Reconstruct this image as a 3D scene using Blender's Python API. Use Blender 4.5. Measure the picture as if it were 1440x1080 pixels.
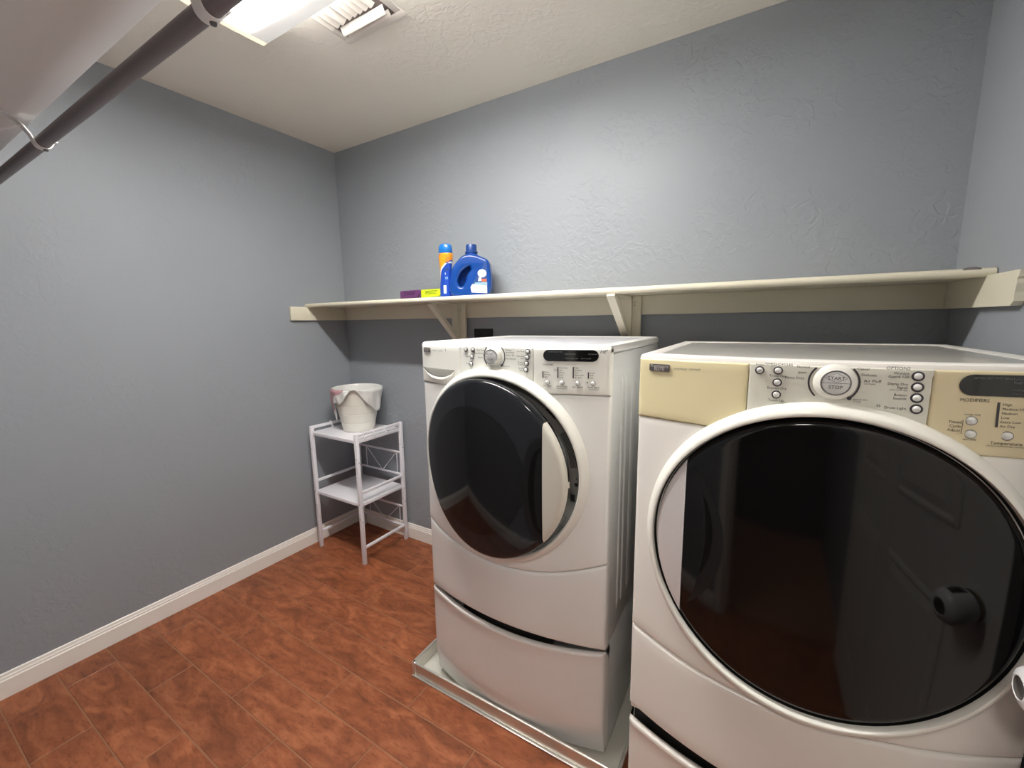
import bpy, bmesh, math, random
from mathutils import Vector, Matrix
random.seed(7)
for o in list(bpy.data.objects): bpy.data.objects.remove(o)
scn = bpy.context.scene
COL = scn.collection
PI = math.pi

# ------------------------------------------------------------------ camera, world, exposure
CX, CY, CZ = 2.4022, -1.8575, 1.4003
YAW, PITCH, ROLL, FPX = 0.5400, 0.1500, -0.0130, 585.65
_f = Vector((-math.sin(YAW)*math.cos(PITCH), math.cos(YAW)*math.cos(PITCH), -math.sin(PITCH)))
_r = Vector((math.cos(YAW), math.sin(YAW), 0)); _u = _r.cross(_f)
_r2 = math.cos(ROLL)*_r + math.sin(ROLL)*_u; _u2 = -math.sin(ROLL)*_r + math.cos(ROLL)*_u
cam_d = bpy.data.cameras.new('camera'); cam = bpy.data.objects.new('camera', cam_d); COL.objects.link(cam)
M = Matrix((( _r2.x, _u2.x, -_f.x, CX), (_r2.y, _u2.y, -_f.y, CY), (_r2.z, _u2.z, -_f.z, CZ), (0, 0, 0, 1)))
cam.matrix_world = M
cam_d.sensor_fit = 'HORIZONTAL'; cam_d.sensor_width = 36.0; cam_d.lens = FPX/1440*36.0
cam_d.clip_start = 0.01; cam_d.clip_end = 50
scn.camera = cam
world = bpy.data.worlds.new('world'); scn.world = world; world.use_nodes = True
world.node_tree.nodes['Background'].inputs[0].default_value = (0.5, 0.5, 0.52, 1)
world.node_tree.nodes['Background'].inputs[1].default_value = 0.02
vs = scn.view_settings
vs.view_transform = 'Standard'; vs.look = 'None'; vs.gamma = 1.0; vs.use_curve_mapping = False
vs.exposure = 1.98
LAMP_STRENGTH = 84.0; LZ_REL = 2.389-2.467+0.008

W, H, YF = 2.906, 2.467, -1.862      # right wall, ceiling, front wall

# ------------------------------------------------------------------ materials
def srgb(r, g, b):
    f = lambda c: (c/255)/12.92 if c/255 <= 0.04045 else (((c/255)+0.055)/1.055)**2.4
    return (f(r), f(g), f(b), 1)
MAT = {}
def mat(name, col, rough=0.5, metal=0.0, spec=0.5, coat=0.0, emit=None, es=0, noise=0.0, nscale=8.0, bump=0.0, bscale=60.0, aniso=None, trans=0):
    m = bpy.data.materials.new(name); m.use_nodes = True
    nt = m.node_tree; b = nt.nodes['Principled BSDF']
    b.inputs['Base Color'].default_value = col; b.inputs['Roughness'].default_value = rough
    b.inputs['Metallic'].default_value = metal; b.inputs['Specular IOR Level'].default_value = spec
    b.inputs['Coat Weight'].default_value = coat; b.inputs['Coat Roughness'].default_value = 0.08
    if trans: b.inputs['Transmission Weight'].default_value = trans
    if emit: b.inputs['Emission Color'].default_value = emit; b.inputs['Emission Strength'].default_value = es
    tc = nt.nodes.new('ShaderNodeTexCoord')
    if noise > 0:
        n = nt.nodes.new('ShaderNodeTexNoise'); n.inputs['Scale'].default_value = nscale; n.inputs['Detail'].default_value = 4
        nt.links.new(tc.outputs['Object'], n.inputs['Vector'])
        mx = nt.nodes.new('ShaderNodeMix'); mx.data_type = 'RGBA'
        mx.inputs[6].default_value = tuple(c*(1-noise) for c in col[:3])+(1,); mx.inputs[7].default_value = tuple(min(1, c*(1+noise)) for c in col[:3])+(1,)
        nt.links.new(n.outputs['Fac'], mx.inputs[0]); nt.links.new(mx.outputs[2], b.inputs['Base Color'])
    if bump > 0:
        n2 = nt.nodes.new('ShaderNodeTexNoise'); n2.inputs['Scale'].default_value = bscale; n2.inputs['Detail'].default_value = 3
        nt.links.new(tc.outputs['Object'], n2.inputs['Vector'])
        bp = nt.nodes.new('ShaderNodeBump'); bp.inputs['Strength'].default_value = bump; bp.inputs['Distance'].default_value = 0.002
        nt.links.new(n2.outputs['Fac'], bp.inputs['Height']); nt.links.new(bp.outputs['Normal'], b.inputs['Normal'])
    MAT[name] = m
    return m

def wall_mat(name, col, rough, strength, spec=0.5, var=0.04):
    """painted drywall with a hand-trowelled skip texture: fine orange peel + flattened ridges"""
    m = bpy.data.materials.new(name); m.use_nodes = True; nt = m.node_tree; b = nt.nodes['Principled BSDF']
    b.inputs['Roughness'].default_value = rough; b.inputs['Specular IOR Level'].default_value = spec
    tc = nt.nodes.new('ShaderNodeTexCoord')
    N = nt.nodes.new; L = nt.links.new
    n1 = N('ShaderNodeTexNoise'); n1.inputs['Scale'].default_value = 26; n1.inputs['Detail'].default_value = 3; n1.inputs['Distortion'].default_value = 1.2
    n2 = N('ShaderNodeTexNoise'); n2.inputs['Scale'].default_value = 95; n2.inputs['Detail'].default_value = 2
    n3 = N('ShaderNodeTexNoise'); n3.inputs['Scale'].default_value = 2.2; n3.inputs['Detail'].default_value = 3
    n4 = N('ShaderNodeTexNoise'); n4.inputs['Scale'].default_value = 3.2; n4.inputs['Detail'].default_value = 2
    for n in (n1, n2, n3, n4): L(tc.outputs['Object'], n.inputs['Vector'])
    rp = N('ShaderNodeValToRGB'); rp.color_ramp.elements[0].position = 0.47; rp.color_ramp.elements[1].position = 0.56
    L(n1.outputs['Fac'], rp.inputs[0])
    rq = N('ShaderNodeValToRGB'); rq.color_ramp.elements[0].position = 0.38; rq.color_ramp.elements[1].position = 0.62
    L(n4.outputs['Fac'], rq.inputs[0])
    mu = N('ShaderNodeMath'); mu.operation = 'MULTIPLY'; L(rp.outputs['Color'], mu.inputs[0]); L(rq.outputs['Color'], mu.inputs[1])
    ad = N('ShaderNodeMath'); ad.operation = 'MULTIPLY_ADD'; ad.inputs[1].default_value = 0.25
    L(n2.outputs['Fac'], ad.inputs[0]); L(mu.outputs[0], ad.inputs[2])
    bp = N('ShaderNodeBump'); bp.inputs['Strength'].default_value = strength; bp.inputs['Distance'].default_value = 0.0016
    L(ad.outputs[0], bp.inputs['Height']); L(bp.outputs['Normal'], b.inputs['Normal'])
    mx = N('ShaderNodeMix'); mx.data_type = 'RGBA'
    mx.inputs[6].default_value = tuple(c*(1-var) for c in col[:3])+(1,); mx.inputs[7].default_value = tuple(c*(1+var) for c in col[:3])+(1,)
    L(n3.outputs['Fac'], mx.inputs[0]); L(mx.outputs[2], b.inputs['Base Color'])
    MAT[name] = m

def tile_mat():
    m = bpy.data.materials.new('tile'); m.use_nodes = True; nt = m.node_tree; b = nt.nodes['Principled BSDF']
    N = nt.nodes.new; L = nt.links.new
    tc = N('ShaderNodeTexCoord'); oi = N('ShaderNodeObjectInfo')
    off = N('ShaderNodeVectorMath'); off.operation = 'MULTIPLY_ADD'; off.inputs[1].default_value = (1, 1, 1)
    sc = N('ShaderNodeVectorMath'); sc.operation = 'SCALE'; sc.inputs['Scale'].default_value = 37.0
    cmb = N('ShaderNodeCombineXYZ'); L(oi.outputs['Random'], cmb.inputs[0]); L(oi.outputs['Random'], cmb.inputs[1])
    L(cmb.outputs[0], sc.inputs[0]); L(tc.outputs['Object'], off.inputs[0]); L(sc.outputs[0], off.inputs[2])
    mp = N('ShaderNodeMapping'); mp.inputs['Scale'].default_value = (1.0, 2.6, 1.0); L(off.outputs[0], mp.inputs[0])
    n1 = N('ShaderNodeTexNoise'); n1.inputs['Scale'].default_value = 5.5; n1.inputs['Detail'].default_value = 6; n1.inputs['Distortion'].default_value = 1.4
    n2 = N('ShaderNodeTexNoise'); n2.inputs['Scale'].default_value = 34; n2.inputs['Detail'].default_value = 5; n2.inputs['Distortion'].default_value = 0.8
    L(mp.outputs[0], n1.inputs['Vector']); L(mp.outputs[0], n2.inputs['Vector'])
    rp = N('ShaderNodeValToRGB'); e = rp.color_ramp.elements
    e[0].position = 0.30; e[0].color = srgb(124, 71, 45); e[1].position = 0.70; e[1].color = srgb(180, 110, 74)
    mid = rp.color_ramp.elements.new(0.5); mid.color = srgb(153, 88, 57)
    L(n1.outputs['Fac'], rp.inputs[0])
    r2 = N('ShaderNodeValToRGB'); r2.color_ramp.elements[0].position = 0.30; r2.color_ramp.elements[0].color = (0.66, 0.62, 0.60, 1); r2.color_ramp.elements[1].position = 0.52; r2.color_ramp.elements[1].color = (1, 1, 1, 1)
    L(n2.outputs['Fac'], r2.inputs[0])
    mx = N('ShaderNodeMix'); mx.data_type = 'RGBA'; mx.blend_type = 'MULTIPLY'; mx.inputs[0].default_value = 0.8
    L(rp.outputs['Color'], mx.inputs[6]); L(r2.outputs['Color'], mx.inputs[7])
    hv = N('ShaderNodeHueSaturation'); mr = N('ShaderNodeMapRange'); mr.inputs[3].default_value = 0.88; mr.inputs[4].default_value = 1.1
    L(oi.outputs['Random'], mr.inputs[0]); L(mr.outputs[0], hv.inputs['Value']); L(mx.outputs[2], hv.inputs['Color'])
    L(hv.outputs['Color'], b.inputs['Base Color'])
    b.inputs['Roughness'].default_value = 0.42; b.inputs['Specular IOR Level'].default_value = 0.4
    bp = N('ShaderNodeBump'); bp.inputs['Strength'].default_value = 0.25; bp.inputs['Distance'].default_value = 0.001
    L(n2.outputs['Fac'], bp.inputs['Height']); L(bp.outputs['Normal'], b.inputs['Normal'])
    MAT['tile'] = m

wall_mat('wall_paint', srgb(152, 157, 163), 0.52, 0.34, spec=0.40)
wall_mat('wall_paint_rough', srgb(152, 157, 163), 0.45, 0.70, spec=0.42)
wall_mat('ceiling_paint', srgb(240, 235, 226), 0.65, 0.6, spec=0.3, var=0.02)
tile_mat()
mat('grout', srgb(156, 110, 82), 0.8, noise=0.12, nscale=20, bump=0.2)
mat('trim_white', srgb(247, 243, 236), 0.35)
mat('shelf_paint', srgb(226, 219, 198), 0.38, noise=0.03, nscale=5)
mat('shelf_chip', srgb(126, 118, 118), 0.7)
mat('closet_paint', srgb(234, 232, 230), 0.5, noise=0.03, nscale=3)
mat('door_paint', srgb(226, 224, 220), 0.4)
mat('rod_metal', srgb(128, 121, 123), 0.45, metal=0.25, noise=0.10, nscale=6, bump=0.1, bscale=120)
mat('white_metal', srgb(240, 238, 243), 0.35)
mat('bracket_white', srgb(242, 240, 238), 0.35)
mat('screw_metal', srgb(120, 118, 116), 0.35, metal=0.9)
mat('washer_white', srgb(242, 241, 238), 0.30, coat=0.25, noise=0.012, nscale=3)
mat('washer_panel', srgb(241, 240, 233), 0.34, coat=0.15)
mat('washer_center', srgb(238, 238, 231), 0.34, coat=0.15)
mat('dryer_white', srgb(238, 234, 228), 0.32, coat=0.25, noise=0.012, nscale=3)
mat('dryer_cream', srgb(232, 220, 178), 0.36, coat=0.1)
mat('dryer_tan', srgb(222, 208, 172), 0.36, coat=0.1)
mat('dryer_center', srgb(220, 218, 206), 0.36, coat=0.1)
mat('lid_washer', srgb(188, 188, 194), 0.30, noise=0.05, nscale=9)
mat('lid_dryer', srgb(158, 156, 152), 0.22, noise=0.06, nscale=6)
mat('ring_white', srgb(238, 236, 228), 0.28, coat=0.3)
mat('side_steel', srgb(214, 218, 218), 0.33, coat=0.2)
mat('door_glass', srgb(30, 32, 36), 0.06, spec=0.45)
mat('door_glass_inner', srgb(14, 15, 17), 0.06, spec=0.45)
mat('dryer_glass', srgb(13, 12, 13), 0.075, spec=0.42)
mat('dryer_groove', srgb(5, 5, 5), 0.3, spec=0.2)
mat('dryer_grip', srgb(24, 24, 25), 0.28, spec=0.25)
mat('gasket', srgb(92, 90, 86), 0.5)
mat('recess_grey', srgb(128, 127, 124), 0.42)
mat('dark_slot', srgb(16, 16, 16), 0.5)  # near-black for slots and holes; also stands for shade in grip and pocket
mat('handle_cream', srgb(222, 218, 206), 0.30, metal=0.15)
mat('handle_silver', srgb(214, 208, 208), 0.30, metal=0.15)
mat('black_gloss', srgb(16, 17, 19), 0.10, coat=0.3)
mat('print_dark', srgb(58, 58, 60), 0.6)
mat('print_mid', srgb(112, 112, 110), 0.6)
mat('print_display', srgb(120, 124, 128), 0.5)
mat('button_ring', srgb(64, 60, 66), 0.4)
mat('button_cap', srgb(226, 226, 224), 0.25, metal=0.2)
mat('chrome', srgb(200, 200, 200), 0.18, metal=0.9)
mat('badge_metal', srgb(122, 112, 110), 0.3, metal=0.8)
mat('badge_print', srgb(214, 208, 204), 0.4)
mat('recess_silver', srgb(168, 168, 160), 0.4)
mat('aluminium', srgb(228, 225, 217), 0.30, metal=0.75, noise=0.05, nscale=6)
mat('pan_inside', srgb(226, 223, 213), 0.4, metal=0.2)
mat('bin_plastic', srgb(236, 233, 222), 0.4)
mat('bag', srgb(244, 243, 240), 0.28, trans=0.12)
mat('bag_print', srgb(196, 150, 156), 0.35, noise=0.35, nscale=90)
mat('jug_blue', srgb(8, 66, 148), 0.25, coat=0.3)
mat('jug_cap', srgb(22, 62, 128), 0.35)
mat('bottle_blue', srgb(22, 70, 178), 0.28, coat=0.2)
mat('bottle_cap', srgb(26, 116, 200), 0.25, coat=0.2)
mat('bottle_orange', srgb(250, 160, 34), 0.3)
mat('label_white', srgb(236, 238, 240), 0.4)
mat('label_lightblue', srgb(140, 178, 206), 0.4)
mat('label_navy', srgb(30, 66, 132), 0.4)
mat('label_red', srgb(226, 110, 76), 0.4)
mat('box_purple', srgb(104, 58, 110), 0.4)
mat('box_darkpurple', srgb(66, 36, 72), 0.4)
mat('box_lime', srgb(214, 234, 40), 0.4)
mat('box_green', srgb(92, 120, 30), 0.4)
mat('outlet_black', srgb(24, 20, 20), 0.45)
mat('vent_white', srgb(236, 230, 222), 0.4)
mat('vent_dark', srgb(120, 108, 104), 0.7)
mat('lamp_housing', srgb(240, 238, 230), 0.4)
mat('cover_white', srgb(232, 230, 232), 0.3)
mat('brass', srgb(150, 140, 120), 0.3, metal=0.9)
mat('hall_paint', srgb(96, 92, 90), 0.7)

mat('fill_dome', srgb(250, 246, 236), 0.4, emit=(1, 0.95, 0.88, 1), es=15.0)  # glow of the added hallway fill light
def lens_mat():
    m = bpy.data.materials.new('lamp_lens'); m.use_nodes = True; nt = m.node_tree; b = nt.nodes['Principled BSDF']
    N = nt.nodes.new; L = nt.links.new
    def math_(op, a, b_=None, c=None):
        n = N('ShaderNodeMath'); n.operation = op
        for i, q in enumerate((a, b_, c)):
            if q is None: continue
            if isinstance(q, (int, float)): n.inputs[i].default_value = q
            else: L(q, n.inputs[i])
        return n.outputs[0]
    b.inputs['Base Color'].default_value = (0.85, 0.85, 0.83, 1); b.inputs['Roughness'].default_value = 0.3
    tc = N('ShaderNodeTexCoord'); sp = N('ShaderNodeSeparateXYZ'); L(tc.outputs['Object'], sp.inputs[0])
    rib = math_('MULTIPLY_ADD', math_('SINE', math_('MULTIPLY', sp.outputs[0], 2*PI/0.0075)), 0.30, 0.70)
    # the tubes inside shine through strongest along the middle of the ribbed lens and fade at its ends
    v = math_('DIVIDE', sp.outputs[1], 0.031); core = math_('POWER', 2.718, math_('MULTIPLY', math_('MULTIPLY', v, v), -1))
    e = math_('MINIMUM', math_('DIVIDE', math_('SUBTRACT', 0.60, math_('ABSOLUTE', sp.outputs[0])), 0.26), 1.0); e = math_('MAXIMUM', e, 0.0)
    side = math_('MULTIPLY', math_('GREATER_THAN', sp.outputs[2], LZ_REL), 4.4)
    tot = math_('MULTIPLY_ADD', math_('MULTIPLY_ADD', core, LAMP_STRENGTH, math_('ADD', side, 0.07)), e, 0.12)
    L(math_('MULTIPLY', tot, rib), b.inputs['Emission Strength'])
    b.inputs['Emission Color'].default_value = (1.0, 0.975, 0.93, 1)
    MAT['lamp_lens'] = m
    m2 = bpy.data.materials.new('lamp_end'); m2.use_nodes = True; b2 = m2.node_tree.nodes['Principled BSDF']
    b2.inputs['Base Color'].default_value = srgb(250, 244, 220); b2.inputs['Emission Color'].default_value = (1, 0.90, 0.68, 1); b2.inputs['Emission Strength'].default_value = 0.20
    MAT['lamp_end'] = m2
lens_mat()

# ------------------------------------------------------------------ mesh helpers
ORG = {}     # object name -> world origin of the thing it belongs to
def thing(name, label, cat, loc, group=None):
    o = bpy.data.objects.new(name, None); COL.objects.link(o); o.location = loc; o.empty_display_size = 0.05
    o['label'] = label; o['category'] = cat
    if group: o['group'] = group
    ORG[o.name] = Vector(loc)
    return o
def tag(o, label, cat, group=None):
    o['label'] = label; o['category'] = cat
    if group: o['group'] = group
    return o

class MB:
    def __init__(s): s.v = []; s.f = []; s.mi = []
    def add(s, vs, fs, mi=0):
        n = len(s.v); s.v += [tuple(v) for v in vs]; s.f += [tuple(i+n for i in f) for f in fs]; s.mi += [mi]*len(fs); return s
    def box(s, x0, x1, y0, y1, z0, z1, r=0.0, seg=2, mi=0):
        x0, x1 = min(x0, x1), max(x0, x1); y0, y1 = min(y0, y1), max(y0, y1); z0, z1 = min(z0, z1), max(z0, z1)
        if r <= 0:
            vs = [(x, y, z) for x in (x0, x1) for y in (y0, y1) for z in (z0, z1)]
            return s.add(vs, [(0, 1, 3, 2), (4, 6, 7, 5), (0, 4, 5, 1), (2, 3, 7, 6), (0, 2, 6, 4), (1, 5, 7, 3)], mi)
        bm = bmesh.new(); bmesh.ops.create_cube(bm, size=1)
        for v in bm.verts: v.co = Vector(((x0+x1)/2+v.co.x*(x1-x0), (y0+y1)/2+v.co.y*(y1-y0), (z0+z1)/2+v.co.z*(z1-z0)))
        bmesh.ops.bevel(bm, geom=list(bm.edges), offset=min(r, .49*min(x1-x0, y1-y0, z1-z0)), segments=seg, profile=0.5, affect='EDGES')
        bm.verts.index_update(); s.add([v.co[:] for v in bm.verts], [[v.index for v in f.verts] for f in bm.faces], mi); bm.free(); return s
    def loft(s, rings, closed=True, cap0=False, cap1=False, mi=0):
        n = len(rings[0]); vs = [p for r in rings for p in r]; fs = []
        m = n if closed else n-1
        for i in range(len(rings)-1):
            for j in range(m):
                k = (j+1) % n; fs.append((i*n+j, i*n+k, (i+1)*n+k, (i+1)*n+j))
        if cap0: fs.append(tuple(range(n))[::-1])
        if cap1: fs.append(tuple((len(rings)-1)*n+j for j in range(n)))
        return s.add(vs, fs, mi)
    def lathe(s, prof, c, n=48, ax='z', sx=1, sy=1, cap0=False, cap1=False, mi=0):
        rings = []
        for r, h in prof:
            ring = []
            for k in range(n):
                a = 2*PI*k/n; p, q = r*math.cos(a)*sx, r*math.sin(a)*sy
                ring.append({'z': (c[0]+p, c[1]+q, c[2]+h), 'y': (c[0]+p, c[1]+h, c[2]+q), 'x': (c[0]+h, c[1]+p, c[2]+q)}[ax])
            rings.append(ring)
        return s.loft(rings, True, cap0, cap1, mi)
    def tube(s, pts, r, n=10, closed=False, mi=0):
        pts = [Vector(p) for p in pts]; rings = []; prev = None
        for i, p in enumerate(pts):
            if closed: t = pts[(i+1) % len(pts)]-pts[i-1]
            else: t = pts[min(i+1, len(pts)-1)]-pts[max(i-1, 0)]
            t.normalize()
            if prev is None:
                a = Vector((0, 0, 1)) if abs(t.z) < .9 else Vector((1, 0, 0)); nrm = t.cross(a).normalized()
            else:
                nrm = (prev-t*prev.dot(t)).normalized()
            prev = nrm; b = t.cross(nrm); rr = r[i] if isinstance(r, (list, tuple)) else r
            rings.append([tuple(p+(nrm*math.cos(2*PI*k/n)+b*math.sin(2*PI*k/n))*rr) for k in range(n)])
        if closed: rings.append(rings[0])
        return s.loft(rings, True, not closed, not closed, mi)
    def bar(s, a, b, w, h, up=(0, 0, 1), mi=0):
        a, b = Vector(a), Vector(b); t = (b-a).normalized(); upv = Vector(up); sd = t.cross(upv).normalized(); u2 = sd.cross(t)
        rings = [[tuple(p+sd*(w/2*i)+u2*(h/2*j)) for i, j in ((-1, -1), (1, -1), (1, 1), (-1, 1))] for p in (a, b)]
        return s.loft(rings, True, True, True, mi)
    def ribbon(s, pts, x0, x1, th, mi=0):
        """strip of steel bent along pts in the y-z plane, x0..x1 wide"""
        P = [Vector((0, y, z)) for y, z in pts]; rings = []
        for i, p in enumerate(P):
            t = (P[min(i+1, len(P)-1)]-P[max(i-1, 0)]).normalized(); nn = Vector((0, -t.z, t.y))*(th/2)
            rings.append([(x0, *(p+nn)[1:]), (x1, *(p+nn)[1:]), (x1, *(p-nn)[1:]), (x0, *(p-nn)[1:])])
        return s.loft(rings, True, True, True, mi)
    def build(s, name, m, parent=None, smooth=35, label=None, kind=None, loc=None, flat=False):
        me = bpy.data.meshes.new(name)
        org = Vector((0, 0, 0))
        if parent is not None: org = ORG.get(parent.name, org)
        elif loc is not None: org = Vector(loc)
        me.from_pydata([(v[0]-org.x, v[1]-org.y, v[2]-org.z) for v in s.v], [], s.f)
        bm = bmesh.new(); bm.from_mesh(me)
        bmesh.ops.remove_doubles(bm, verts=bm.verts, dist=1e-6); bmesh.ops.recalc_face_normals(bm, faces=bm.faces)
        bm.to_mesh(me); bm.free()
        mats = m if isinstance(m, (list, tuple)) else [m]
        for q in mats: me.materials.append(MAT[q])
        if len(mats) > 1 and len(me.polygons) == len(s.mi):
            for p_, i_ in zip(me.polygons, s.mi): p_.material_index = i_
        if not flat:
            for p_ in me.polygons: p_.use_smooth = True
            me.set_sharp_from_angle(angle=math.radians(smooth))
        o = bpy.data.objects.new(name, me); COL.objects.link(o)
        if parent is not None:
            o.parent = parent; ORG[o.name] = org
        else:
            o.location = org; ORG[o.name] = org
        if label: o['label'] = label
        if kind: o['kind'] = kind
        return o

def text_geom(body, size, align='LEFT', shear=0.0, width=1.0):
    c = bpy.data.curves.new('t', 'FONT'); c.body = body; c.size = size; c.align_x = align; c.resolution_u = 2; c.shear = shear
    o = bpy.data.objects.new('t', c); me = o.to_mesh()
    vs = [(v.co.x*width, v.co.y) for v in me.vertices]; fs = [tuple(p.vertices) for p in me.polygons]
    o.to_mesh_clear(); bpy.data.objects.remove(o); bpy.data.curves.remove(c)
    return vs, fs

# ------------------------------------------------------------------ the room
def structure(mb, name, m, **k):
    o = mb.build(name, m, flat=True, **k); o['kind'] = 'structure'; return o
structure(MB().box(-0.12, 0, YF-1.4, 0.12, -0.05, H+0.1), 'wall_left', 'wall_paint')
structure(MB().box(0, W, 0, 0.12, -0.05, H+0.1), 'wall_back', 'wall_paint_rough')
structure(MB().box(W, W+0.12, YF-1.4, 0.12, -0.05, H+0.1), 'wall_right', 'wall_paint')
structure(MB().box(-0.12, W+0.12, YF-1.4, 0.12, H, H+0.1), 'ceiling', 'ceiling_paint')
DX0, DX1, DZ = 2.02, 2.890, 2.06
structure(MB().box(0, DX0, YF-0.12, YF, 0, H).box(DX1, W, YF-0.12, YF, 0, H).box(DX0, DX1, YF-0.12, YF, DZ, H), 'wall_front', 'wall_paint')
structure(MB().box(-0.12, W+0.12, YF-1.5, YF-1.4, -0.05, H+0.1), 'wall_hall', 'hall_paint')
flo = structure(MB().box(-0.12, W+0.12, YF-1.4, 0.05, -0.06, -0.0018), 'floor', 'grout')

# plank tiles, laid in half-offset rows
PITCH_Y, PITCH_X, GR = 0.1535, 0.6105, 0.0044
tile_cache = {}
def tile_mesh(lx, ly):
    key = (round(lx, 4), round(ly, 4))
    if key not in tile_cache:
        mb = MB(); c = 0.0012
        a, b_ = lx/2, ly/2
        lo = [(-a, -b_, -0.008), (a, -b_, -0.008), (a, b_, -0.008), (-a, b_, -0.008)]
        m1 = [(-a, -b_, -c), (a, -b_, -c), (a, b_, -c), (-a, b_, -c)]
        up = [(-a+c, -b_+c, 0), (a-c, -b_+c, 0), (a-c, b_-c, 0), (-a+c, b_-c, 0)]
        mb.loft([lo, m1, up], True, True, True)
        me = bpy.data.meshes.new('floor_tile'); me.from_pydata(mb.v, [], mb.f); me.materials.append(MAT['tile'])
        tile_cache[key] = me
    return tile_cache[key]
j = -4
while True:
    ytop = -0.608 - PITCH_Y*j
    if ytop < YF: break
    y1 = min(ytop, -0.002); y0 = max(ytop-PITCH_Y, YF-0.12)
    x = (0.455 if j % 2 == 0 else 0.76) - PITCH_X*2
    while x < W:
        a = max(x, 0.002); b_ = min(x+PITCH_X, W-0.002)
        if b_-a > 0.02 and y1-y0 > 0.02:
            o = bpy.data.objects.new('floor_tile', tile_mesh(b_-a-GR, y1-y0-GR)); COL.objects.link(o)
            o.location = ((a+b_)/2, (y0+y1)/2, random.uniform(-0.0003, 0.0003)); o.parent = flo
        x += PITCH_X
    j += 1

# baseboards with a moulded top
def base_profile(d):   # (distance from wall, z)
    return [(0.0, 0.0), (0.013, 0.0), (0.013, 0.070), (0.010, 0.074), (0.010, 0.080), (0.007, 0.085), (0.0055, 0.094), (0.002, 0.097), (0.0, 0.097)]
def baseboard(name, p0, p1, nx, ny):
    mb = MB(); rings = []
    for p in (p0, p1): rings.append([(p[0]+nx*d, p[1]+ny*d, z+0.0005) for d, z in base_profile(0)])
    mb.loft(rings, True, True, True); return structure(mb, name, 'trim_white')
baseboard('baseboard_left', (0, YF+0.001), (0, -0.0135), 1, 0)
baseboard('baseboard_back', (0.0, 0), (W, 0), 0, -1)
baseboard('baseboard_right', (W, -0.0135), (W, YF+0.016), -1, 0)
baseboard('baseboard_front', (0.0135, YF), (DX0-0.07, YF), 0, 1)
# door casing and open panelled door
structure(MB().box(DX0-0.065, DX0, YF, YF+0.014, 0, DZ+0.065, .004).box(DX0, W-0.001, YF, YF+0.014, DZ, DZ+0.065, .004), 'trim_1', 'trim_white')
structure(MB().box(DX0, DX0+0.018, YF-0.12, YF-0.001, 0, DZ).box(DX1-0.012, DX1, YF-0.12, YF-0.001, 0, DZ).box(DX0+0.018, DX1-0.012, YF-0.12, YF-0.001, DZ-0.018, DZ), 'trim_2', 'trim_white')
DF, DB, DY0, DY1 = 2.842, 2.877, YF+0.006, -0.930
door = structure(MB().box(DF, DB, DY0, DY1, 0.012, 2.035, .002), 'door_1', 'door_paint')
dw = DY1-DY0
for (z0, z1) in ((0.22, 0.80), (0.98, 1.58), (1.70, 1.92)):
    for (f0, f1) in ((0.13, 0.455), (0.545, 0.87)):
        a, b_ = DY0+dw*f0, DY0+dw*f1; mb = MB()
        R = lambda e, d: [(DF-d, a+e, z0+e), (DF-d, b_-e, z0+e), (DF-d, b_-e, z1-e), (DF-d, a+e, z1-e)]
        mb.loft([R(0, -0.002), R(0.0, 0.003), R(0.012, 0.006), R(0.022, 0.0015), R(0.05, 0.007)], True, False, True)
        mb.build('door_panel', 'door_paint', door, flat=True)
KY, KZ = -0.992, 0.842
mb = MB().lathe([(0.0, -0.004), (0.032, -0.004), (0.032, -0.001), (0.013, 0.001), (0.013, 0.02)], (0, 0, 0), 32, 'x'); mb.v = [(DF-p[0]-0.004, p[1]+KY, p[2]+KZ) for p in mb.v]
mb.build('rose', 'brass', door)
# child-proof cover over the knob: a hollow shell with two thumb openings
mb = MB(); n = 40; prof = [(0.0245, 0.012), (0.033, 0.014), (0.0365, 0.024), (0.0375, 0.042), (0.0355, 0.058), (0.0285, 0.068), (0.0175, 0.0725), (0.0165, 0.0715), (0.027, 0.0655), (0.033, 0.057), (0.035, 0.042), (0.034, 0.026), (0.0245, 0.016)]
rings = [[(DF-h, KY+r*math.cos(2*PI*k/n), KZ+r*math.sin(2*PI*k/n)) for k in range(n)] for r, h in prof]
vs_ = [p for r in rings for p in r]; fs = []
for i in range(len(rings)-1):
    for k in range(n):
        hole = (k % 20) in (8, 9, 10, 11) and i in (2, 3, 9, 10)
        if not hole: fs.append((i*n+k, i*n+(k+1) % n, (i+1)*n+(k+1) % n, (i+1)*n+k))
mb.add(vs_, fs); kc = mb.build('knob_cover', 'cover_white', door, smooth=50)
mb = MB().lathe([(0.010, 0.016), (0.012, 0.03), (0.024, 0.038), (0.027, 0.048), (0.022, 0.058), (0.0, 0.062)], (0, 0, 0), 32, 'x'); mb.v = [(DF-p[0], p[1]+KY, p[2]+KZ) for p in mb.v]
mb.build('door_knob', 'brass', door)

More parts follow.
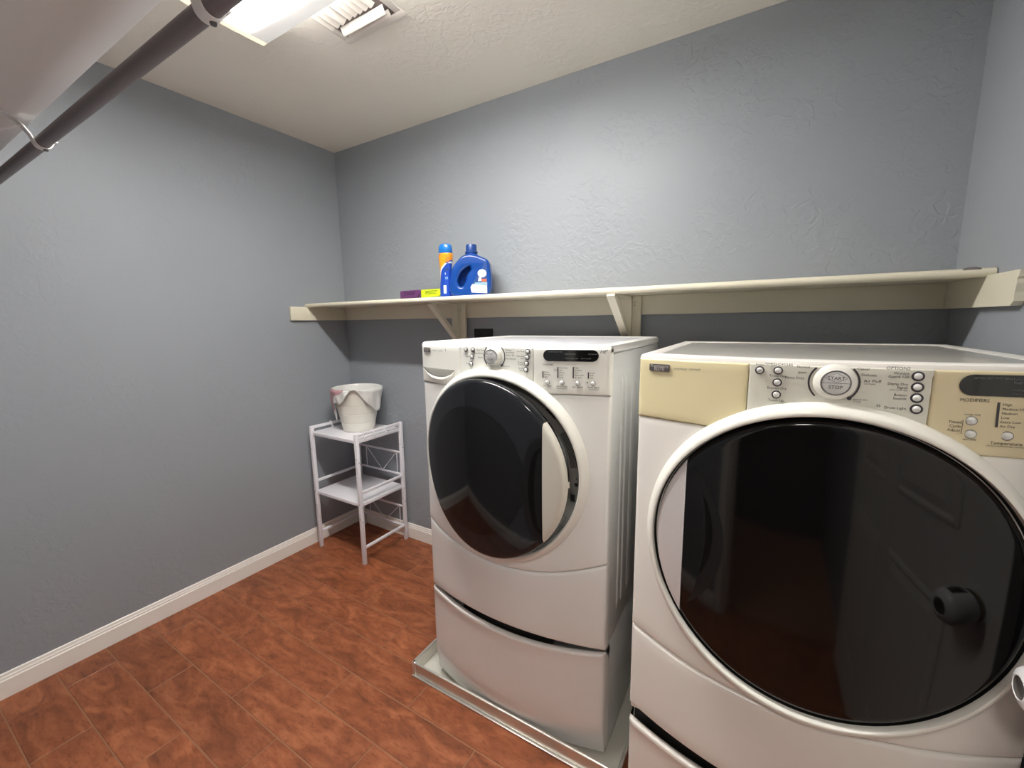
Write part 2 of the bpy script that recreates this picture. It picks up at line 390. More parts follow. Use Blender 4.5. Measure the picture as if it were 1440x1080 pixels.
# ------------------------------------------------------------------ ceiling lamp
LX0, LX1, LY0, LY1, LZ = 0.795, 2.015, -1.140, -0.875, 2.389
lamp = thing('ceiling_light', 'long white wraparound ceiling light with glowing ribbed lens', 'lamp', ((LX0+LX1)/2, (LY0+LY1)/2, H))
MB().box(LX0+0.006, LX1-0.006, LY0+0.03, LY1-0.03, LZ+0.045, H-0.0005, .004).build('housing', 'lamp_housing', lamp)
prof = [(LY0+0.004, H-0.006), (LY0, LZ+0.030), (LY0+0.001, LZ+0.006), (LY0+0.007, LZ)]+[(LY0+0.007+(LY1-LY0-0.014)*k/8, LZ-0.003*math.sin(PI*k/8)) for k in range(1, 8)]+[(LY1-0.007, LZ), (LY1-0.001, LZ+0.006), (LY1, LZ+0.030), (LY1-0.004, H-0.006)]
mb = MB(); mb.loft([[(x_, y_, z_) for y_, z_ in prof] for x_ in (LX0+0.025, LX1-0.025)], False); mb.build('lens', 'lamp_lens', lamp, smooth=60)
for x0, x1 in ((LX0, LX0+0.025), (LX1-0.025, LX1)):
    mb = MB(); mb.loft([[(x_, y_, z_) for y_, z_ in prof] for x_ in (x0, x1)], True, True, True); mb.build('end_cap', 'lamp_end', lamp, smooth=60)

# unseen fill light added behind the doorway to brighten the machine fronts
hl = thing('hall_fill', 'added fill light, a white dome out of view on the hallway ceiling', 'lamp', (2.35, -2.62, H))
MB().lathe([(0.0, -0.001), (0.165, -0.001), (0.165, -0.02), (0.15, -0.028)], (2.35, -2.62, H), 40, 'z').build('base', 'lamp_housing', hl)
MB().lathe([(0.15, -0.028), (0.146, -0.05), (0.12, -0.08), (0.07, -0.10), (0.0, -0.107)], (2.35, -2.62, H), 40, 'z').build('dome', 'fill_dome', hl)

# ------------------------------------------------------------------ air vent
VX0, VX1, VY0, VY1 = 0.965, 1.262, -0.955, -0.638
vent = thing('air_vent', 'white metal ceiling air vent with curved louvres beside the light', 'vent', ((VX0+VX1)/2, (VY0+VY1)/2, H))
mb = MB(); e = 0.028
for a in ((VX0, VX1, VY1-e, VY1), (VX0, VX1, VY0, VY0+e), (VX0, VX0+e, VY0+e, VY1-e), (VX1-e, VX1, VY0+e, VY1-e)):
    mb.box(a[0], a[1], a[2], a[3], H-0.005, H-0.0005, .0015)
mb.build('frame', 'vent_white', vent)
MB().box(VX0+e, VX1-e, VY0+e, VY1-e, H-0.0012, H-0.0004).build('duct', 'vent_dark', vent)
def louver(a, b, wid, tilt, drop):
    """curved blade from a to b (x,y), cupped towards tilt (x,y)"""
    mb = MB(); rings = []
    for p in (a, b):
        ring = []
        for k in range(7):
            t = k/6; off = wid*(t-0.5); zz = H-0.004-drop*math.sin(PI*0.5*(1-t))
            ring.append((p[0]+tilt[0]*off, p[1]+tilt[1]*off, zz))
        ring += [(q[0], q[1], q[2]+0.0012) for q in ring[::-1]]
        rings.append(ring)
    mb.loft(rings, True, True, True); mb.build('louvre', 'vent_white', vent, smooth=50)
for i in range(2): louver((1.01, -0.682-0.027*i), (VX1-0.035, -0.682-0.027*i), 0.017, (0, -1), 0.014+0.006*i)
for i in range(3): louver((1.0+0.028*i, VY0+0.03), (1.0+0.028*i, -0.735), 0.024, (1, 0), 0.014)
for i in range(5): louver((1.092+0.027*i, VY0+0.03), (1.092+0.027*i, -0.735), 0.020, (1, 0), 0.010)

# ------------------------------------------------------------------ long wall shelf
SB, ST, SYF = 1.5005, 1.5205, -0.294
shelf = thing('wall_shelf', 'long cream painted wooden shelf spanning the wall above the machines', 'shelf', (W/2, 0, ST))
mb = MB(); prof = [(-0.001, SB), (SYF+0.010, SB)]
for k in range(9):
    a = -PI/2-PI*k/8; prof.append((SYF+0.012+0.012*math.cos(a), (SB-0.004+ST)/2+0.012*math.sin(a)))
prof += [(SYF+0.010, ST), (-0.001, ST)]
mb.loft([[(x_, y_, z_) for y_, z_ in prof] for x_ in (0.003, W-0.003)], True, True, True); mb.build('shelf_board', 'shelf_paint', shelf)
ZC = 1.4205
MB().box(0.019, W-0.019, -0.019, -0.001, ZC, SB, .002).build('cleat', 'shelf_paint', shelf)
MB().box(0.001, 0.019, -0.393, -0.001, ZC, SB, .002).build('cleat', 'shelf_paint', shelf)
# right cleat has a ragged torn end
mb = MB(); out = [(-0.001, ZC), (-0.432, ZC), (-0.440, ZC+0.006), (-0.446, ZC+0.010), (-0.4445, ZC+0.03), (-0.448, ZC+0.05), (-0.446, ZC+0.060), (-0.452, ZC+0.064), (-0.455, SB), (-0.001, SB)]
mb.loft([[(x_, y_, z_) for y_, z_ in out] for x_ in (W-0.019, W-0.001)], True, True, True); mb.build('cleat', 'shelf_paint', shelf, flat=True)
MB().lathe([(0.0, 0.0), (0.008, 0.0), (0.010, 0.0012), (0.0, 0.0016)], (2.858, SYF+0.003, ST-0.004), 12, 'y', 1.9, 0.75).build('paint_chip', 'shelf_chip', shelf)
def support(xl, xr, legx, yfront):
    br = MB().box(legx-0.015, legx+0.015, -0.052, -0.036, 1.30, SB-0.002, .0015).box(legx-0.015, legx+0.015, yfront, -0.036, SB-0.0075, SB-0.0005, .0015).build('shelf_bracket', 'shelf_paint', shelf)
    MB().box(xl, xr, -0.036, -0.0195, 1.16, SB-0.001, .002).build('support_board', 'shelf_paint', br)
    mb = MB(); rings = []
    for (y_, z_) in ((yfront, SB-0.005), (-0.048, 1.312)):
        dy, dz = 0.0085, 0.0065
        rings.append([(legx-0.0155, y_-dy, z_-dz), (legx+0.0155, y_-dy, z_-dz), (legx+0.0155, y_+dy, z_+dz), (legx-0.0155, y_+dy, z_+dz)])
    mb.loft(rings, True, True, True); mb.build('brace', 'shelf_paint', br, flat=True)
    for z_ in (1.46, 1.472): MB().lathe([(0.0, -0.0006), (0.0022, -0.0006), (0.0024, 0.0004)], (legx+0.024, -0.0364, z_), 8, 'y', cap0=False).build('screw', 'screw_metal', br)
support(0.929, 1.021, 0.965, -0.245)
support(1.868, 1.952, 1.902, -0.288)

# ------------------------------------------------------------------ closet shelf, brackets, rod (front wall)
RY, RZ, RR = -1.476, 1.881, 0.0150
CSB = 1.934; CSF = -1.482
cs = thing('closet_shelf', 'pale painted closet shelf overhead with steel rod brackets beneath', 'shelf', (0.97, YF, CSB))
MB().box(0.003, 1.94, YF+0.001, CSF, CSB, CSB+0.019, .003).build('shelf_board', 'closet_paint', cs)
MB().box(0.003, 1.94, YF+0.001, YF+0.02, CSB-0.09, CSB-0.0005, .002).build('cleat', 'closet_paint', cs)
def rod_bracket(x):
    hw = 0.0115; rh = RR+0.0022
    pts = [(YF+0.022, CSB-0.0018), (RY-0.10, CSB-0.0018), (RY-0.062, CSB-0.004), (RY-0.042, CSB-0.014), (RY-0.031, RZ+0.026), (RY-0.022, RZ+0.012)]
    for k in range(0, 11):
        a = PI+PI*0.92*k/10; pts.append((RY+rh*math.cos(a), RZ+rh*math.sin(a)))
    pts += [(RY+rh+0.003, RZ+0.003), (RY+rh+0.010, RZ+0.006)]
    br = MB().ribbon(pts, x-hw, x+hw, 0.0026).build('rod_bracket', 'bracket_white', cs, smooth=60)
    MB().ribbon([(YF+0.022, CSB-0.002), (YF+0.022, CSB-0.24)], x-hw, x+hw, 0.0026).build('wall_plate', 'bracket_white', br)
    MB().ribbon([(YF+0.024, CSB-0.225), (YF+0.034, CSB-0.215), (RY-0.034, RZ+0.028)], x-0.006, x+0.006, 0.003).build('brace', 'bracket_white', br)
    MB().lathe([(0.0, -0.0035), (0.0045, -0.003), (0.0052, -0.0005), (0.0052, 0.002)], (x, RY+0.004, RZ-rh-0.0012), 14, 'z').build('screw', 'screw_metal', br)
rod_bracket(0.745); rod_bracket(1.640)
rod = thing('closet_rod', 'dark grey metal closet rod resting in white hooks overhead', 'rod', (0.97, RY, RZ))
MB().lathe([(0.0, 0.010), (RR, 0.010), (RR, 1.93), (RR-0.002, 1.93), (RR-0.002, 1.90), (0.0, 1.90)], (0, RY, RZ), 32, 'x').build('tube', 'rod_metal', rod)
MB().lathe([(0.0, 0.001), (0.028, 0.001), (0.028, 0.004), (RR+0.003, 0.007), (RR+0.003, 0.018), (RR+0.0002, 0.018)], (0, RY, RZ), 24, 'x').build('end_flange', 'bracket_white', rod)

# ------------------------------------------------------------------ washer and dryer
HW = 0.343
class Face:
    def __init__(s, xc, yf, bow, hw=0.343): s.xc, s.yf, s.b, s.hw = xc, yf, bow, hw
    def y(s, u): return s.yf-s.b*(1-min(1.0, (u/s.hw)**2))
    def p(s, u, z, h=0.0): return (s.xc+u, s.y(u)-h, z)
def drop(d, r):
    return 0.0 if d >= r else r-math.sqrt(max(0, r*r-(r-d)**2))
def plate(F, u0, u1, zlo, zhi, h=0.0, r=0.008, back=0.02, nu=24, nz=10, edges='LRTB'):
    """bowed panel with rounded rims between u0..u1 and the curves zlo(u)..zhi(u)"""
    zl = zlo if callable(zlo) else (lambda u: zlo); zh = zhi if callable(zhi) else (lambda u: zhi)
    eps = [0, .06, .25, .55, 1.0]
    us = [u0+r*e for e in eps]+[u0+r+(u1-u0-2*r)*k/nu for k in range(1, nu)]+[u1-r*e for e in eps[::-1]]
    rows = []
    for u in us:
        a, b_ = zl(u), zh(u)
        zs = [a+r*e for e in eps]+[a+r+(b_-a-2*r)*k/nz for k in range(1, nz)]+[b_-r*e for e in eps[::-1]]
        row = [(F.xc+u, F.y(u)+back, a)]
        for z in zs:
            d = 0
            if 'L' in edges: d = max(d, drop(u-u0, r))
            if 'R' in edges: d = max(d, drop(u1-u, r))
            if 'B' in edges: d = max(d, drop(z-a, r))
            if 'T' in edges: d = max(d, drop(b_-z, r))
            row.append((F.xc+u, F.y(u)-h+d, z))
        row.append((F.xc+u, F.y(u)+back, b_)); rows.append(row)
    first = [(p[0], F.y(u0)+back, p[2]) for p in rows[0]]; last = [(p[0], F.y(u1)+back, p[2]) for p in rows[-1]]
    mb = MB(); mb.loft([first]+rows+[last], False); return mb
def polar_panel(F, cu, cz, rh_x, rh_z, zs, zt, r=0.008, back=0.02, n=144):
    HW = F.hw
    """face panel with a big round opening; lower rim follows the curve zs(u)"""
    angs = [2*PI*k/n for k in range(n)]
    for (u, z) in ((-HW, zt), (HW, zt), (-HW, zs(-HW)), (HW, zs(HW))): angs.append(math.atan2(z-cz, u-cu) % (2*PI))
    angs = sorted(set(round(a, 6) for a in angs)); rings = [[] for _ in range(12)]
    for a in angs:
        c, s_ = math.cos(a), math.sin(a); lo, hi = 0.0, 1.0
        for _ in range(40):
            m_ = (lo+hi)/2; u, z = cu+c*m_, cz+s_*m_
            if abs(u) <= HW+1e-6 and z <= zt+1e-6 and z >= zs(max(-HW, min(HW, u)))-1e-6: lo = m_
            else: hi = m_
        ro = lo; ri = 1/math.sqrt((c/rh_x)**2+(s_/rh_z)**2); ro = max(ro, ri+0.004)
        lst = [ri+(ro-min(r, (ro-ri)*.6)-ri)*k/5 for k in range(6)]
        rr = min(r, (ro-ri)*.6)
        k_ = 0
        rings[k_].append((F.xc+cu+c*ri, F.y(cu+c*ri)+0.03, cz+s_*ri)); k_ += 1
        for q in lst: rings[k_].append(F.p(cu+c*q, cz+s_*q)); k_ += 1
        for e in (.55, .25, .06, 0.0):
            q = ro-rr*e; u, z = cu+c*q, cz+s_*q; y = F.y(u)+drop(rr*e, rr); rings[k_].append((F.xc+u, y, z)); k_ += 1
        rings[k_].append((F.xc+cu+c*ro, F.yf+back, cz+s_*ro))
    mb = MB(); mb.loft(rings, True); return mb
def ering(F, cu, cz, rix, riz, rox, roz, prof, n=96):
    """ring on the bowed face; prof = (s from inner 0 to outer 1, h)"""
    rings = []
    for s_, h in prof:
        ring = []
        for k in range(n):
            a = 2*PI*k/n; u = cu+(rix+(rox-rix)*s_)*math.cos(a); z = cz+(riz+(roz-riz)*s_)*math.sin(a)
            ring.append(F.p(u, z, h))
        rings.append(ring)
    mb = MB(); mb.loft(rings, True); return mb
def disc_part(F, cu, cz, rx, rz, h, dome, ua, ub, nu=28, nz=22, edge=0.006, back=0.02, rot=None):
    """slice ua..ub (relative to centre) of a domed disc on the bowed face"""
    rows = []; 
    for i in range(nu+1):
        t = i/nu; uu = ua+(ub-ua)*(0.5-0.5*math.cos(PI*t))
        uu = max(-rx*0.9995, min(rx*0.9995, uu)); zm = rz*math.sqrt(max(0, 1-(uu/rx)**2)); row = []
        zlist = [-zm]+[-zm*math.cos(PI*k/nz) for k in range(nz+1)]+[zm]
        for k, zz in enumerate(zlist):
            rho2 = (uu/rx)**2+(zz/rz)**2; hh = h+dome*(1-rho2)
            ed = rx*(1-math.sqrt(min(1, rho2)))
            hh -= drop(ed, edge)
            if k in (0, len(zlist)-1): hh = -back
            row.append(F.p(cu+uu, cz+zz, hh))
        rows.append(row)
    bk0 = [(p[0], p[1]+h+back, p[2]) for p in rows[0]]; bk1 = [(p[0], p[1]+h+back, p[2]) for p in rows[-1]]
    mb = MB(); mb.loft([bk0]+rows+[bk1], False)
    if rot: mb.v = [rot(v) for v in mb.v]
    return mb
def patch(F, pts, h, th=0.0012):
    """thin flat-printed or raised shape on the face"""
    mb = MB(); n = len(pts)
    mb.loft([[F.p(u, z, h-th) for u, z in pts], [F.p(u, z, h) for u, z in pts]], True, False, True); return mb
def stadium(u0, u1, z0, z1, n=10):
    r = (z1-z0)/2; pts = []
    for k in range(n+1): a = -PI/2+PI*k/n; pts.append((u1-r+r*math.cos(a), (z0+z1)/2+r*math.sin(a)))
    for k in range(n+1): a = PI/2+PI*k/n; pts.append((u0+r+r*math.cos(a), (z0+z1)/2+r*math.sin(a)))
    return pts
def stad_plate(F, u0, u1, z0, z1, h, n=28):
    mb = MB(); rows = []; r = (z1-z0)/2; cz = (z0+z1)/2
    for i in range(n+1):
        t = i/n; u = (u0+u1)/2-(u1-u0)/2*math.cos(PI*t); d = min(u-u0, u1-u); zz = r if d >= r else math.sqrt(max(1e-8, r*r-(r-d)**2))
        rows.append([F.p(u, cz-zz, h-0.002), F.p(u, cz-zz, h), F.p(u, cz+zz, h), F.p(u, cz+zz, h-0.002)])
    mb.loft(rows, False); return mb
def knob_shape(F, u, z, prof, n=28, sx=1.0, sz=1.0):
    y0 = F.y(u); mb = MB(); mb.lathe([(r, -h) for r, h in prof], (F.xc+u, y0, z), n, 'y', sx, sz); return mb
def arc_strip(F, cu, cz, r, w, a0, a1, h, n=18, dot=False):
    mb = MB(); rows = []
    for k in range(n+1):
        a = math.radians(a0+(a1-a0)*k/n); c, s_ = math.cos(a), math.sin(a)
        rows.append([F.p(cu+(r-w/2)*c, cz+(r-w/2)*s_, 0), F.p(cu+(r-w/2)*c, cz+(r-w/2)*s_, h), F.p(cu+(r+w/2)*c, cz+(r+w/2)*s_, h), F.p(cu+(r+w/2)*c, cz+(r+w/2)*s_, 0)])
    mb.loft(rows, False)
    if dot:
        a = math.radians(a1); mb.add(*(lambda P: (P.v, P.f))(patch(F, [(cu+r*math.cos(a)+0.0035*math.cos(t), cz+r*math.sin(a)+0.0035*math.sin(t)) for t in [2*PI*k/12 for k in range(12)]], h+0.0002)))
    return mb
def lettering(F, items, h, name, m, parent):
    mb = MB()
    for it in items:
        body, u, z, size = it[:4]; al = it[4] if len(it) > 4 else 'LEFT'; sh = it[5] if len(it) > 5 else 0.0
        vs, fs = text_geom(body, size, al, sh)
        mb.add([F.p(u+a, z+b_, h) for a, b_ in vs], fs)
    return mb.build(name, m, parent, flat=True, kind='stuff')

def machine(name, label, F, zt, zseam, seamfun, zbot, yb, door_c, rin, rout, mats, side_ribs):
    HW = F.hw
    t = thing(name, label, 'washing machine' if name == 'washing_machine' else 'clothes dryer', (F.xc, F.yf+0.3, zbot))
    x0, x1 = F.xc-HW, F.xc+HW
    cab = MB().box(x0+0.0008, x1-0.0008, F.yf+0.016, yb, zbot+0.002, zt-0.026, .004).build('cabinet', mats['side'], t)
    # top lid with rolled rim and shallow pressed panel
    mb = MB(); ring = lambda e, z, fe=None: [(x0+e, F.yf+(e if fe is None else fe), z), (x1-e, F.yf+(e if fe is None else fe), z), (x1-e, yb-e, z), (x0+e, yb-e, z)]
    def lid_ring(e, z, nn=24):
        pts = []
        for k in range(nn+1):
            u = -HW+e+(2*HW-2*e)*k/nn; pts.append((F.xc+u, F.y(u)+e, z))
        pts += [(x1-e, yb-e, z), (x0+e, yb-e, z)]; return pts
    mb.loft([lid_ring(0.004, zt-0.025), lid_ring(0.0, zt-0.021), lid_ring(0.0, zt-0.009), lid_ring(0.003, zt-0.003), lid_ring(0.010, zt), lid_ring(0.030, zt), lid_ring(0.036, zt-0.004)], True, True, True)
    ld = mb.build('top_lid', mats['lid'], t, smooth=40)
    mb = MB(); mb.loft([lid_ring(0.0365, zt-0.0045), lid_ring(0.0367, zt-0.0032), lid_ring(0.05, zt-0.0032), lid_ring(0.056, zt-0.0018)], True, False, True); mb.build('lid_panel', mats['top'], ld, smooth=40)
    polar_panel(F, door_c[0], door_c[1], rin[0], rin[1], seamfun, zseam-0.0015).build('front_panel', mats['body'], t, smooth=40)
    plate(F, -HW, HW, zbot_fun(name), lambda u: seamfun(u)-0.0025, 0.0, 0.010, 0.03, nu=40, nz=8).build('lower_panel', mats['body'], t, smooth=40)
    for k, (y_, z0, z1, wd) in enumerate(side_ribs):
        mb = MB(); rings = []
        for z, s_ in ((z0, 0.02), (z0+0.012, 0.7), (z0+0.03, 1.0), (z1-0.03, 1.0), (z1-0.012, 0.7), (z1, 0.02)):
            rings.append([(x1-0.001+0.0045*s_*math.sin(PI*k2/8), y_+wd/2*math.cos(PI*k2/8)*max(s_, .3), z) for k2 in range(9)])
        mb.loft(rings, False); mb.build('side_rib', mats['side'], cab, smooth=60)
    return t
def zbot_fun(name):
    if name == 'washing_machine': return lambda u: 0.401
    return lambda u: 0.336+0.030*(u/HW)**2

FW = Face(1.7105, -0.748, 0.055); FD = Face(2.5055, -0.845, 0.055, 0.3505)
w_seam = lambda u: 0.610+0.072*((u+0.012)/0.343)**2
d_seam = lambda u: 0.562+0.055*((u+0.03)/0.343)**2 if u < -0.03 else 0.562+0.040*((u+0.03)/0.343)**2
WZ, DZT = 1.333, 1.320
mw = dict(side='side_steel', body='washer_white', lid='washer_white', top='lid_washer')
md = dict(side='dryer_white', body='dryer_white', lid='dryer_white', top='lid_dryer')

# ---- washer
wash = machine('washing_machine', 'white front-loading washer with ajar dark round door, by the small stand', FW, WZ, 1.192, w_seam, 0.400, -0.15, (-0.012, 0.948), (0.280, 0.284), None, mw,
               [(-0.63, 0.47, 1.235, 0.020), (-0.585, 0.47, 1.235, 0.020), (-0.50, 0.47, 1.20, 0.06), (-0.39, 0.47, 1.20, 0.06), (-0.28, 0.47, 1.20, 0.06)])
def above(zs_, c, r_):   # lower rim of a control plate, lifted where the door ring passes over it
    return lambda u: max(zs_, c[1]+math.sqrt(max(0, r_*r_-(u-c[0])**2))) if abs(u-c[0]) < r_ else zs_
def sp(F, u0, u1, z0, z1, nm, m, par, r=0.005, edges='LRTB'): return plate(F, u0, u1, z0, z1, 0.003, r, 0.02, nu=26, nz=8, edges=edges).build(nm, m, par, smooth=40)
plL = sp(FW, -HW, -0.1352, above(1.1925, (-0.014, 0.947), 0.297), WZ-0.010, 'drawer_front', 'washer_panel', wash)
plC = sp(FW, -0.1345, 0.1280, above(1.1925, (-0.014, 0.947), 0.297), WZ-0.010, 'control_panel', 'washer_center', wash, 0.003)
plR = sp(FW, 0.1287, HW, above(1.1925, (-0.014, 0.947), 0.297), WZ-0.010, 'display_panel', 'washer_panel', wash)
HP = 0.0036
# scooped drawer grip
top = [(-0.336, 1.2440), (-0.163, 1.2425)]; arc = [(-0.163, 1.2425), (-0.178, 1.232), (-0.198, 1.221), (-0.222, 1.2145), (-0.250, 1.2135), (-0.280, 1.217), (-0.306, 1.2265), (-0.336, 1.2440)]
pts = [top[0]]+[(-0.336+0.173*k/6, 1.2440-0.0015*k/6) for k in range(1, 6)]+arc[:-1]
def arc_z(u):
    A = sorted(arc)
    for (ua, za), (ub, zb) in zip(A, A[1:]):
        if u <= ub: return za+(zb-za)*max(0, u-ua)/(ub-ua)
    return A[-1][1]
plate(FW, -0.335, -0.164, arc_z, lambda u: 1.2445, HP+0.0003, 0.0002, 0.0, nu=30, nz=3).build('grip_recess', 'recess_silver', plL, smooth=20)
mb = MB(); mb.tube([FW.p(u, z-0.0002, HP+0.0004) for u, z in arc[1:]], [0.0007]+[0.0014]*5+[0.0007], 6); mb.build('grip_shade_line', 'dark_slot', plL)  # dark line painted in for the shade between recess and lip
mb = MB(); mb.tube([FW.p(u, z-0.0048, 0.0025) for u, z in arc], [0.0015, 0.004, 0.0058, 0.0062, 0.0062, 0.006, 0.005, 0.0015], 10); mb.build('grip_lip', 'ring_white', plL)
def badge(F, u0, u1, z0, z1, par):
    b_ = patch(F, [(u0, z0+0.002), (u0+0.002, z0), (u1-0.002, z0), (u1, z0+0.002), (u1, z1-0.002), (u1-0.002, z1), (u0+0.002, z1), (u0, z1-0.002)], HP+0.003, 0.004).build('badge', 'badge_metal', par, smooth=20)
    lettering(F, [('Kenmore', (u0+u1)/2, (z0+z1)/2+0.0008, (u1-u0)*0.235, 'CENTER', 0.15), ('ELITE', (u0+u1)/2, z0+0.0022, (u1-u0)*0.215, 'CENTER')], HP+0.0036, 'badge_lettering', 'badge_print', b_)
badge(FW, -0.326, -0.2885, 1.2975, 1.3135, plL)
lettering(FW, [('ultrawash', -0.274, 1.3038, 0.0062), ('| quietpak', -0.2445, 1.3038, 0.0062), ('9', -0.2075, 1.3035, 0.012)], HP+0.0003, 'lettering', 'print_mid', plL)
def ring_button(F, u, z, par, ro=0.0078, ri=0.0058):
    b_ = knob_shape(F, u, z, [(ro, 0.0), (ro, HP+0.0012), (ri, HP+0.0016), (ri-0.0004, HP)], 20).build('button', 'button_ring', par)
    knob_shape(F, u, z, [(ri, HP), (ri*0.96, HP+0.0022), (ri*0.75, HP+0.0036), (ri*0.4, HP+0.0043), (0, HP+0.0045)], 20).build('button_cap', 'button_cap', b_)
def plain_button(F, u, z, par, r=0.0062):
    b_ = knob_shape(F, u, z, [(r+0.0009, 0.0), (r+0.0009, HP+0.0005), (r, HP+0.0007), (r, HP)], 20).build('button', 'print_mid', par)
    knob_shape(F, u, z, [(r, HP), (r*0.96, HP+0.002), (r*0.75, HP+0.0036), (r*0.4, HP+0.0043), (0, HP+0.0045)], 20).build('button_cap', 'button_cap', b_)
for (u, z) in ((-0.110, 1.3130), (-0.0805, 1.3135), (-0.085, 1.2915), (-0.0892, 1.2690)): ring_button(FW, u, z, plC)
for (u, z) in ((0.1130, 1.3120), (0.1106, 1.2955), (0.1085, 1.2775), (0.1064, 1.2595)): ring_button(FW, u, z, plC)
def dial(F, u, z, par, dome_r, r, depth):
    d = knob_shape(F, u, z, [(dome_r, 0.001), (dome_r*0.97, HP+0.003), (dome_r*0.90, HP+0.006), (r*1.12, HP+0.009), (r*1.06, HP+depth*0.8), (r*1.0, HP+depth)], 40).build('dial', 'ring_white', par)
    knob_shape(F, u, z, [(r*1.02, HP+depth-0.004), (r*1.02, HP+depth+0.0005), (r*0.98, HP+depth+0.002), (r*0.92, HP+depth+0.002), (r*0.90, HP+depth)], 40).build('dial_rim', 'chrome', d)
    knob_shape(F, u, z, [(r*0.91, HP+depth-0.002), (r*0.90, HP+depth+0.001), (r*0.6, HP+depth+0.0026), (0, HP+depth+0.003)], 40).build('dial_cap', 'button_cap', d)
    G = Face(F.xc, F.y(u), 0.0); hh = HP+depth+0.0033
    mb = MB()
    for bd, dz, sz in (('START', r*0.26, r*0.38), ('STOP', -r*0.45, r*0.38)):
        vs, fs = text_geom(bd, sz, 'CENTER'); mb.add([(F.xc+u+a, F.y(u)-hh, z+dz+b_) for a, b_ in vs], fs)
    mb.add([(F.xc+u+a, F.y(u)-hh, z+b_) for a, b_ in ((-r*.9, -.0003), (r*.9, -.0003), (r*.9, .0004), (-r*.9, .0004))], [(0, 1, 2, 3)])
    dm = [(-r*.72, r*.40), (0, r*.06), (r*.72, r*.40), (0, r*.80)]
    for i in range(4):
        a, b_ = dm[i], dm[(i+1) % 4]; w_ = 0.0003
        mb.add([(F.xc+u+a[0], F.y(u)-hh, z+a[1]-w_), (F.xc+u+b_[0], F.y(u)-hh, z+b_[1]-w_), (F.xc+u+b_[0], F.y(u)-hh, z+b_[1]+w_), (F.xc+u+a[0], F.y(u)-hh, z+a[1]+w_)], [(0, 1, 2, 3)])
    mb.build('dial_lettering', 'print_dark', d, flat=True, kind='stuff')
dial(FW, -0.0030, 1.2950, plC, 0.0300, 0.0225, 0.014)
arc_strip(FW, 0.0000, 1.2960, 0.0375, 0.0026, 134, 224, HP+0.0005).build('dial_arc', 'button_ring', plC)
arc_strip(FW, 0.0000, 1.2960, 0.0375, 0.0026, 46, -46, HP+0.0005, dot=True).build('dial_arc', 'button_ring', plC)
s1 = 0.0062
lettering(FW, [('Power', -0.110, 1.3228, 0.005, 'CENTER'), ('Add A Garment', -0.082, 1.3228, 0.0045, 'CENTER'), ('Pause', -0.0945, 1.2897, s1, 'RIGHT'), ('Stop', -0.0985, 1.2672, s1, 'RIGHT'),
    ('Normal/Casual', -0.0285, 1.3205, s1, 'RIGHT'), ('Heavy Duty', -0.0365, 1.3115, s1, 'RIGHT'), ('Whitest Whites', -0.0410, 1.3010, s1, 'RIGHT'), ('Sanitary', -0.0420, 1.2885, s1, 'RIGHT'),
    ('Express Wash', 0.0345, 1.3205, s1), ('Delicate', 0.0400, 1.3135, s1), ('Hand Wash', 0.0400, 1.3065, s1), ('Wool - Silk', 0.0415, 1.2985, s1), ('Ultra Delicate', 0.0395, 1.2880, s1), ('Rinse/Drain', 0.0300, 1.2660, 0.005),
    ('OPTIONS', 0.1010, 1.3215, s1, 'RIGHT'), ('Pre Wash', 0.1035, 1.3105, s1, 'RIGHT'), ('Extended', 0.1010, 1.2965, s1, 'RIGHT'), ('Spin', 0.1010, 1.2905, s1, 'RIGHT'), ('Button', 0.0990, 1.2785, s1, 'RIGHT'), ('Sounds', 0.0990, 1.2725, s1, 'RIGHT'), ('Drum', 0.0970, 1.2610, s1, 'RIGHT'), ('Light', 0.0970, 1.2550, s1, 'RIGHT')], HP+0.0003, 'lettering', 'print_dark', plC)
dsp = stad_plate(FW, 0.1600, 0.3120, 1.2866, 1.3190, HP+0.0012).build('display', 'black_gloss', plR)
lettering(FW, [('ESTIMATED TIME', 0.176, 1.3115, 0.0052), ('Kenmore', 0.222, 1.3055, 0.0075), ('Add Garments', 0.285, 1.3065, 0.0042), ('Wash', 0.222, 1.2940, 0.0048), ('Rinse', 0.237, 1.2940, 0.0048), ('Spin', 0.251, 1.2940, 0.0048), ('Door Locked', 0.266, 1.2940, 0.0048)], HP+0.0017, 'display_print', 'print_display', dsp)
for (u, z0, z1) in ((0.1588, 1.2376, 1.257), (0.2022, 1.2388, 1.2703), (0.2450, 1.2394, 1.2713), (0.2858, 1.2394, 1.2573)):
    patch(FW, [(u-0.0014, z0), (u+0.0014, z0), (u+0.0014, z1), (u-0.0014, z1)], HP+0.0008).build('indicator_bar', 'button_ring', plR)
for u in (0.1714, 0.2135, 0.2567, 0.2983): plain_button(FW, u, 1.2258, plR)
L = [('MODIFIERS', 0.160, 1.2745, 0.0060), ('HE', 0.3140, 1.3095, 0.0135, 'LEFT', 0.35), ('3', 0.331, 1.3155, 0.007, 'LEFT', 0.3)]
for k, s_ in enumerate(('Heavy', 'Normal', 'Light')): L.append((s_, 0.1625, 1.2535-0.0072*k, 0.0058))
for k, s_ in enumerate(('Extra Hot', 'Hot', 'Warm', 'Cool', 'Cold')): L.append((s_, 0.2060, 1.2665-0.0068*k, 0.0058))
for k, s_ in enumerate(('High', 'Medium', 'Low', 'Extra Low', 'No Spin')): L.append((s_, 0.2490, 1.2670-0.0068*k, 0.0058))
for k, s_ in enumerate(('Loud', 'Soft', 'Off')): L.append((s_, 0.2900, 1.2535-0.0070*k, 0.0058))
for u, s_ in ((0.1714, 'Soil Level'), (0.2135, 'Wash Temp'), (0.2567, 'Spin Speed'), (0.2995, 'Cycle Signal')): L.append((s_, u, 1.2135, 0.0064, 'CENTER'))
